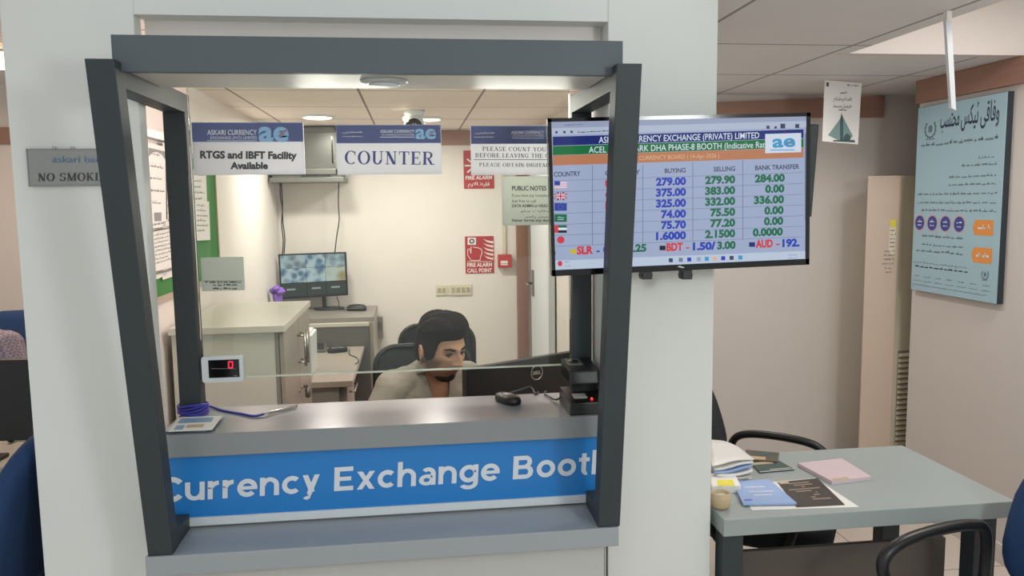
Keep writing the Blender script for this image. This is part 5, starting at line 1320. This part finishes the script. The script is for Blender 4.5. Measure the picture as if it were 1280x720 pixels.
def hair_t(d):
    """thickness of the hair over the head; negative where skin shows"""
    az = math.atan2(abs(d.x), d.y); el = math.asin(max(-1, min(1, d.z)))
    a = math.degrees(az); e = math.degrees(el)
    K = [(0, 31), (38, 31.5), (47, 26), (54, 8), (59, -8), (66, -16), (80, -22), (91, -16), (98, 4), (113, 7), (122, -14), (150, -34), (180, -38)]
    for (a0, e0), (a1, e1) in zip(K, K[1:]):
        if a0 <= a <= a1: lim = e0 + (e1 - e0) * (a - a0) / (a1 - a0); break
    k = sstep(-2, 7, e - lim)
    top = sstep(20, 65, e)
    front = sstep(-.45, .75, d.y)
    th = .009 + .014 * top + .014 * top * front + .016 * front * sstep(30, 45, e) + .006 * sstep(100, 160, a)
    w = (math.sin(d.x * 13 + 3 * d.y) * .0028 + math.sin(d.x * 27 + 9 * d.y) * .002) * top + math.sin((d.x * 1.3 + d.z * .6) * 85) * .0012 * top
    return (th + w) * k - .004 * (1 - k)
def beard_t(d):
    p = head_pt(d); x, z, y = abs(p.x), p.z, p.y
    if (y < -.02 and z > -.02) or (y > .109 and z > -.075): return -.004
    chin = sstep(-.084, -.096, z) * sstep(.050, .026, x) * sstep(.0, .04, y)
    goat = G(z, -.088, .007) * sstep(.014, .008, x) * sstep(.05, .07, y)
    mus = G(z, -.0500, .0034) * sstep(.030, .022, x) * sstep(.04, .06, y)
    side = .0
    k = max(chin, goat, mus, side)
    if k < .2: return -.003
    return .0010 + .004 * max(chin, goat * .6, mus * .8) + .0008 * math.sin(p.x * 900) * math.sin(p.z * 800)
def shell(m, T, fn, nu=96, nv=72, mi=0):
    vs, fs = [], []
    for i in range(nv + 1):
        th = math.pi * i / nv
        for j in range(nu):
            ph = 2 * math.pi * j / nu
            d = V((math.sin(th) * math.sin(ph), math.sin(th) * math.cos(ph), math.cos(th)))
            if 0 < i < nv or j == 0: vs.append(T @ fn(d))
            else: vs.append(None)
    idx, out = {}, []
    for k, v in enumerate(vs):
        if v is not None: idx[k] = len(out); out.append(v)
    g = lambda i, j: idx[i * nu] if i in (0, nv) else idx[i * nu + j % nu]
    for i in range(nv):
        for j in range(nu):
            q = [g(i, j), g(i + 1, j), g(i + 1, j + 1), g(i, j + 1)]
            q = [a for k, a in enumerate(q) if a not in q[:k]]
            if len(q) > 2: fs.append(tuple(q))
    return m.add(out, fs, mi, True)
def limb(m, pts, mi=0, n=14):
    """tapering limb (p, r) with rounded ends"""
    P = [V(p) for p, r in pts]; R = [r for p, r in pts]
    m.tube(P, R, n, mi)
    for p, r in zip(P, R): m.ball(p, r, n, 8, mi)
def fuse(o, vox, smooth=3):
    q = o.modifiers.new('r', 'REMESH'); q.mode = 'VOXEL'; q.voxel_size = vox
    if smooth: s = o.modifiers.new('s', 'SMOOTH'); s.iterations = smooth; s.factor = .5
    dg = bpy.context.evaluated_depsgraph_get(); dg.update()
    me = bpy.data.meshes.new_from_object(o.evaluated_get(dg)); old = o.data
    o.modifiers.clear(); o.data = me
    me.materials.clear()
    for k in old.materials: me.materials.append(k)
    for p in me.polygons: p.use_smooth = True; p.material_index = 0
    return o
def hand(m, wrist, direction, up, side):
    """palm and five bent fingers; side +1: thumb towards +across"""
    d = V(direction).normalized(); u = V(up); u = (u - d * u.dot(d)).normalized(); a = d.cross(u) * side
    w = V(wrist)
    for k in range(4):
        o = a * (.027 - .018 * k)
        limb(m, [(w + d * .01 + o * .6, .017), (w + d * .045 + o * .9, .0145), (w + d * .085 + o, .0115)], 0, 10)
        L = (.068, .076, .071, .055)[k]; b = w + d * .088 + o + o * .12
        f1 = b + d * L * .48 - u * .004; f2 = f1 + d * L * .30 - u * .016; f3 = f2 + d * L * .16 - u * .018
        limb(m, [(b, .0095), (f1, .0088), (f2, .0080), (f3, .0070)], 0, 10)
    t0 = w + d * .03 + a * .03; t1 = t0 + d * .03 + a * .022 - u * .008; t2 = t1 + d * .03 + a * .008 - u * .008
    limb(m, [(w + d * .02 + a * .012, .017), (t0, .0145), (t1, .0110), (t2, .0095)], 0, 10)
def person(x, y, yaw, label, name, hip=.53, lean=22, head_yaw=0, head_pitch=-8, head_at=None, shirt='shirt', hs=.985, hands=((.16, .46, .775), (-.16, .46, .775)), elbows=None, hairy=True, voxel=.0034, knee_y=.43):
    T = Matrix.Translation((x, y, 0)) @ Z(yaw)
    r = thing(name, (x, y, 0), label, 'person')
    l = math.radians(lean)
    sp = lambda t, o=0.0: V((0, math.sin(l) * t + math.cos(l) * o, hip + math.cos(l) * t - math.sin(l) * o))   # along the spine, o forward
    neck = sp(.525)
    hc = head_at if head_at is not None else neck + V((0, .075, .10))
    Hm = Matrix.Translation(hc) @ Matrix.Scale(hs, 4) @ Z(head_yaw) @ Matrix.Rotation(math.radians(head_pitch), 4, 'X')
    def ring(t, hx, hy, o=0.0, e=.8):
        return [sp(t, o + hy * math.copysign(abs(math.sin(a)) ** e, math.sin(a))) + V((hx * math.copysign(abs(math.cos(a)) ** e, math.cos(a)), 0, 0)) for a in [2 * math.pi * i / 28 for i in range(28)]]
    def torso(m, g):
        m.loft([ring(-.025, .14 + g, .09 + g), ring(.01, .172 + g, .122 + g), ring(.08, .16 + g, .115 + g, .01), ring(.2, .155 + g, .11 + g, .01), ring(.32, .172 + g, .115 + g, .015), ring(.42, .168 + g, .105 + g, .01), ring(.475, .14 + g, .085 + g, .0), ring(.505, .10 + g, .062 + g, -.005), ring(.53, .062 + g, .055 + g, -.005)])
    sh = [sp(.452) + V((s * .152, 0, 0)) for s in (1, -1)]
    el = elbows or [V((s * .27, .16, .80)) for s in (1, -1)]
    hd = [V(h) for h in hands]
    m = MB(T)
    torso(m, -.006)
    limb(m, [(sp(.49), .062), (neck + V((0, .01, .02)), .056), (hc + V((0, -.02, -.06)), .054)])
    shell(m, T.inverted() @ T @ Hm, head_pt) if False else shell(m, Hm, head_pt)
    for s, i in ((1, 0), (-1, 1)):
        e = V(el[i]); h = hd[i]
        limb(m, [(sh[i], .058), (sh[i] * .55 + e * .45, .050), (e, .040)]); limb(m, [(e, .041), (e * .6 + h * .4, .038), (h, .026)])
        hand(m, h, (h - e) * V((1, 1, .2)), (0, 0, 1), -s)
        k = V((s * .12, knee_y, hip + .02)); a = V((s * .12, knee_y - .02, .09))
        limb(m, [((s * .09, 0, hip + .004), .078), (k * .5 + V((s * .045, 0, hip * .5)), .075), (k, .056)]); limb(m, [(k, .055), (k * .6 + a * .4 + V((0, -.015, 0)), .052), (a, .036)])
        limb(m, [(a, .038), (a + V((0, .06, -.04)), .036), (a + V((s * .01, .15, -.058)), .028)])
        # ear, slightly turned out
        ep = []
        for q in range(18):
            t = 2 * math.pi * q / 18; wd = .019 if math.sin(t) > -.2 else .014
            ep.append(Hm @ V((s * (.083 - .010 * math.cos(t) + .004 * math.sin(t)), -.016 - wd * math.cos(t), -.010 + .034 * math.sin(t))))
        m.tube(ep, .0052, 8, closed=True)
        m.tube([Hm @ V((s * .070, -.012, -.008)), Hm @ V((s * .081, -.016, -.010))], [.022, .017], 12, flat=1.5)
        limb(m, [(Hm @ V((s * .073, -.006, .012)), .009), (Hm @ V((s * .075, -.004, -.032)), .0095)], 0, 8)
    b = m.build('body', M('skin'), r); fuse(b, voxel, 1)
    at_ = b.data.attributes.new('stubble', 'FLOAT', 'POINT'); Hi = (T @ Hm).inverted(); W0 = WORLD[r.name]
    for v in b.data.vertices:
        p = Hi @ (v.co + W0)
        if p.length > .2 or not hairy: continue
        k = max(sstep(-.05, -.066, p.z) * sstep(-.05, -.01, p.y), sstep(.048, .062, abs(p.x)) * sstep(.0, -.03, p.z) * sstep(-.03, .0, p.y)) * sstep(-.15, -.12, p.z)
        at_.data[v.index].value = k * 1.5
    # shirt with sleeves, opened at the throat
    m = MB(T); torso(m, .012)
    for i in (0, 1):
        e = V(el[i]); h = hd[i]; c = e * .12 + h * .88
        limb(m, [(sp(.47) + V(((.10, -.10)[i], 0, 0)), .068), (sh[i], .075), (sh[i] * .55 + e * .45, .066), (e, .056)]); limb(m, [(e, .057), (e * .5 + c * .5, .054), (c, .041)])
    m.loft([ring(-.022, .17, .115), ring(.0, .185, .133), ring(.03, .183, .133)])
    s_ = m.build('shirt', M(shirt), r); fuse(s_, .0055, 3)
    bm = bmesh.new(); bm.from_mesh(s_.data); inv = T.inverted(); W = WORLD[r.name]
    kill = []
    up_v, fw_v = V((0, math.sin(l), math.cos(l))), V((0, math.cos(l), -math.sin(l))); R3_ = T.to_3x3()
    for co_, no_ in ((sp(.525) + up_v * -.13 + V((.010, 0, 0)), V((1, 0, 0)) - up_v * .30), (sp(.525) + up_v * -.13 - V((.010, 0, 0)), V((1, 0, 0)) + up_v * .30), (sp(.525) + up_v * -.13, up_v)):
        bmesh.ops.bisect_plane(bm, geom=bm.verts[:] + bm.edges[:] + bm.faces[:], plane_co=T @ co_ - W, plane_no=R3_ @ no_)
    nf = neck + V((0, .06, -.02))
    for f in bm.faces:
        p = inv @ (f.calc_center_median() + W)
        q = p - sp(.525); up = q.z * math.cos(l) + q.y * math.sin(l); fw = q.y * math.cos(l) - q.z * math.sin(l)
        if fw > .02 and up > -.13 and abs(p.x) < .010 + (up + .13) * .30: kill.append(f)
        elif up > .015: kill.append(f)
    bmesh.ops.delete(bm, geom=kill, context='FACES'); bm.to_mesh(s_.data); bm.free()
    q = s_.modifiers.new('solid', 'SOLIDIFY'); q.thickness = .004
    m = MB(T); rows = []
    for up, g, oz in ((-.035, .082, .0), (.0, .072, .0), (.028, .070, .0)):
        row = []
        for i in range(25):
            a = math.radians(-90 + 22 + (316) * i / 24); row.append(sp(.525 + up + .02 * (1 - math.sin(a)) * .5, -.002 + g * .98 * math.sin(a)) + V((g * math.cos(a), 0, 0)))
        rows.append(row)
    # the gap of the collar lies at the front
    rows = [[V((p.x, 2 * sp(.525 + (p - sp(.525)).z).y - p.y, p.z)) for p in row] for row in rows]
    vs = [p for row in rows for p in row]; fs = [(i * 25 + j, i * 25 + j + 1, (i + 1) * 25 + j + 1, (i + 1) * 25 + j) for i in range(2) for j in range(24)]
    m.add(vs, fs, 0, True); m.build('collar', M(shirt), s_, solid=.004)
    m = MB(T)
    for k in range(3):
        m.ball(sp(.30 - k * .09, .137), .0055, 8, 6)
    m.build('button', M('ivory'), s_)
    m = MB(T)
    for s in (1, -1):
        k = V((s * .12, knee_y, hip + .02)); a = V((s * .12, knee_y - .02, .12))
        limb(m, [((s * .09, -.02, hip + .002), .082), (k * .5 + V((s * .045, 0, hip * .5)), .09), (k, .071)]); limb(m, [(k, .07), (k * .5 + a * .5, .068), (a, .06)])
    m.ball((0, -.02, hip - .01), (.165, .12, .078)); tr = m.build('trousers', M('trousers'), r); fuse(tr, .008, 3)
    for s in (1, -1):
        a = V((s * .12, knee_y - .02, .09)); m = MB(T)
        m.loft([[(a.x + w_ * math.cos(t), a.y + .05 + le * math.sin(t), z) for t in [2 * math.pi * i / 20 for i in range(20)]] for w_, le, z in ((.043, .125, .001), (.046, .13, .02), (.044, .115, .05), (.04, .08, .085), (.036, .05, .11))]); m.build('shoe', M('shoe'), r)
    if hairy:
        m = MB(T @ Hm); shell(m, Matrix(), lambda d: head_pt(d) + d * hair_t(d), 120, 90); m.build('hair', M('hair'), r)
        m = MB(T @ Hm); shell(m, Matrix(), lambda d: head_pt(d) + d * beard_t(d), 120, 110); m.build('beard', M('beard'), r)
        for s in (1, -1):
            m = MB(T @ Hm); m.ball((s * .0315, .0705, -.002), .0122, 16, 12); e = m.build('eye', M('eye_white'), r)
            m = MB(T @ Hm); m.lathe([(0, .0128), (.0035, .0127), (.0058, .0115), (.0058, .010), (0, .0095)], (s * .0315, .0715, -.002), 16, ax=(s * -.10, 1, -.34)); m.build('iris', M('iris'), e)
            m = MB(T @ Hm)
            arc_ = [(s * (.0315 + .0165 * math.cos(t)), .0735 + .0135 * math.sin(t) * .55 + .0062, -.001 + .0052 * math.sin(t) + .001) for t in [math.radians(15 + 150 * i / 10) for i in range(11)]]
            m.tube(arc_, [.0012] + [.0030] * 9 + [.0012], 8); m.build('eyelid', M('beard'), r)
            m = MB(T @ Hm)
            br = []
            for i in range(9):
                t = i / 8; xx = s * (.012 + .042 * t); zz = .0205 + .0045 * math.sin(t * 2.4)
                d = V((xx, .095, zz)).normalized(); br.append(None); p = head_pt(V((xx / .0755 * .72, 1, zz / .1)).normalized())
                best = min((head_pt(V((xx + ddx, .085, zz + ddz)).normalized()) for ddx in (-.006, 0, .006) for ddz in (-.006, -.003, 0, .003, .006)), key=lambda q: (q.x - xx) ** 2 + (q.z - zz) ** 2)
                br[-1] = best + V((0, .0005, 0))
            m.tube(br, [.0025, .0042, .0048, .0048, .0045, .004, .0034, .0026, .0014], 8, flat=.9); m.build('eyebrow', M('hair'), r)
        m = MB(T @ Hm)
        for z0, hh, w0 in ((-.0588, .0042, .021), (-.0698, .0046, .018)):
            n = 12; top, mid, bot = [], [], []
            for i in range(n + 1):
                t = -1 + 2 * i / n; xx = w0 * t; h_ = hh * (1 - t * t) ** .6 + .0006
                for dz_, lst in ((h_, top), (0, mid), (-h_, bot)):
                    q = head_pt(V((xx, .10, z0 + dz_)).normalized()); k = min((head_pt(V((xx * a_, .10, (z0 + dz_) * a_)).normalized()) for a_ in (.9, .95, 1, 1.05, 1.1)), key=lambda q: (q.x - xx) ** 2 + (q.z - z0 - dz_) ** 2); lst.append(k + V((0, .0012 if lst is mid else .0004, 0)))
            vs = top + mid + bot; m.add(vs, [(a * (n + 1) + i, a * (n + 1) + i + 1, (a + 1) * (n + 1) + i + 1, (a + 1) * (n + 1) + i) for a in range(2) for i in range(n)], 0, True)
        m.build('lips', mat('lip', (150, 96, 84), .45), r, solid=.001)
    return r
nt = MATS['skin'].node_tree; b_ = nt.nodes['Principled BSDF']; src = b_.inputs['Base Color'].links[0].from_socket
an = nt.nodes.new('ShaderNodeAttribute'); an.attribute_name = 'stubble'; nz = nt.nodes.new('ShaderNodeTexNoise'); nz.inputs['Scale'].default_value = 800
mu = nt.nodes.new('ShaderNodeMath'); mu.operation = 'MULTIPLY'; nt.links.new(an.outputs['Fac'], mu.inputs[0]); nt.links.new(nz.outputs['Fac'], mu.inputs[1])
mx = nt.nodes.new('ShaderNodeMix'); mx.data_type = 'RGBA'; mx.clamp_factor = True; nt.links.new(mu.outputs[0], mx.inputs[0]); nt.links.new(src, mx.inputs[6]); mx.inputs[7].default_value = lin((70, 50, 42)); nt.links.new(mx.outputs[2], b_.inputs['Base Color'])
# the clerk: sits at the work desk, leans forward and looks down to the monitor
cyaw = math.radians(180 + 22)
hx = aty(551, 437, 2.93)
px_, py_ = -.02, 3.22
Ti = (Matrix.Translation((px_, py_, 0)) @ Z(cyaw)).inverted()
person(px_, py_, cyaw, 'person in a grey shirt leaning towards the monitor behind the booth counter', 'person', hip=.545, lean=26, head_yaw=math.radians(17), head_pitch=-6,
       head_at=Ti @ V((hx.x, hx.y, hx.z)), hands=((.20, .40, .806), (-.12, .42, .806)), elbows=[V((.245, .20, .805)), V((-.26, .17, .815))])
m = MATS['plaid'] = mat('plaid', (150, 140, 156), .85, var=.04)
nt = m.node_tree; tc = nt.nodes.new('ShaderNodeTexCoord'); wv = nt.nodes.new('ShaderNodeTexChecker'); wv.inputs['Scale'].default_value = 80
wv.inputs['Color1'].default_value = lin((160, 150, 164)); wv.inputs['Color2'].default_value = lin((122, 116, 136)); nt.links.new(tc.outputs['Object'], wv.inputs['Vector']); nt.links.new(wv.outputs[0], nt.nodes['Principled BSDF'].inputs['Base Color'])
person(-1.97, 3.80, math.radians(180), 'person in a grey plaid shirt at the desk beyond the left edge', 'person', hip=.585, lean=6, head_pitch=-6, shirt='plaid', hands=((.16, .44, .815), (-.16, .44, .815)), elbows=[V((.27, .16, .83)), V((-.27, .16, .83))], voxel=.006)

# ================================================================== LIGHT
def area(name, loc, size, power, col, rot=(0, 0, 0), shape='SQUARE', spread=180):
    l = bpy.data.lights.new(name, 'AREA'); l.shape = shape; l.size = size; l.energy = power; l.color = col; l.spread = math.radians(spread)
    o = bpy.data.objects.new(name, l); COL.objects.link(o); o.location = loc; o.rotation_euler = rot; return o
COOL, WARM, PEACH = (.93, 1.0, .985), (1.0, .92, .855), (1.0, .955, .925)
def bulb(name, loc, power, col, rad):
    l = bpy.data.lights.new(name, 'POINT'); l.energy = power; l.color = col; l.shadow_soft_size = rad
    o = bpy.data.objects.new(name, l); COL.objects.link(o); o.location = loc; return o
for i, (x, y, p) in enumerate(((-.9, -.6, 5), (-.2, -2.2, 8))):
    area('hall_panel_light', (x, y, 2.75), .6, p, COOL)
bulb('hall_lamp', (1.5, -.6, 2.02), 62, COOL, .22)
for (p, e) in zip(DL, (12, 11, 6)):
    area('booth_light', (p.x, p.y, BZ - .03), .16, e, WARM, shape='DISK')
for x, y in ((-.22, 2.76), (.38, 2.68)):
    bulb('booth_light', (x, y, BZ - .30), 10, WARM, .16)  # unseen fill bulbs without fittings, placed to light the clerk's face
area('coffer_light', (2.25, 2.2, CZ + .30), .5, 17, PEACH)
area('back_room_light', (1.6, 3.6, CZ - .02), .2, 7, PEACH, shape='DISK')
p = aty(2, 100, 4.0); area('side_room_light', (p.x, 4.0, CZ + .03), .2, 13, (1.0, .78, .60), shape='DISK')
w = bpy.data.worlds.new('World'); S.world = w; w.use_nodes = True
bg = w.node_tree.nodes['Background']; bg.inputs[0].default_value = (.93, .97, .97, 1); bg.inputs[1].default_value = .68

# ================================================================== CAMERA
cam = bpy.data.cameras.new('camera'); co = bpy.data.objects.new('camera', cam); COL.objects.link(co)
cam.sensor_width = 36; cam.sensor_fit = 'HORIZONTAL'; cam.lens = F / 1280 * 36; cam.clip_start = .02
R3 = Matrix((ROT @ V((1, 0, 0)), ROT @ V((0, -1, 0)), ROT @ V((0, 0, -1)))).transposed()
co.matrix_world = Matrix.Translation(EYE) @ R3.to_4x4()
S.camera = co
S.view_settings.view_transform = 'Standard'; S.view_settings.look = 'None'; S.view_settings.gamma = 1; S.view_settings.exposure = 0; S.view_settings.use_curve_mapping = False
S.cycles.use_denoising = True; S.cycles.max_bounces = 10; S.cycles.transparent_max_bounces = 12
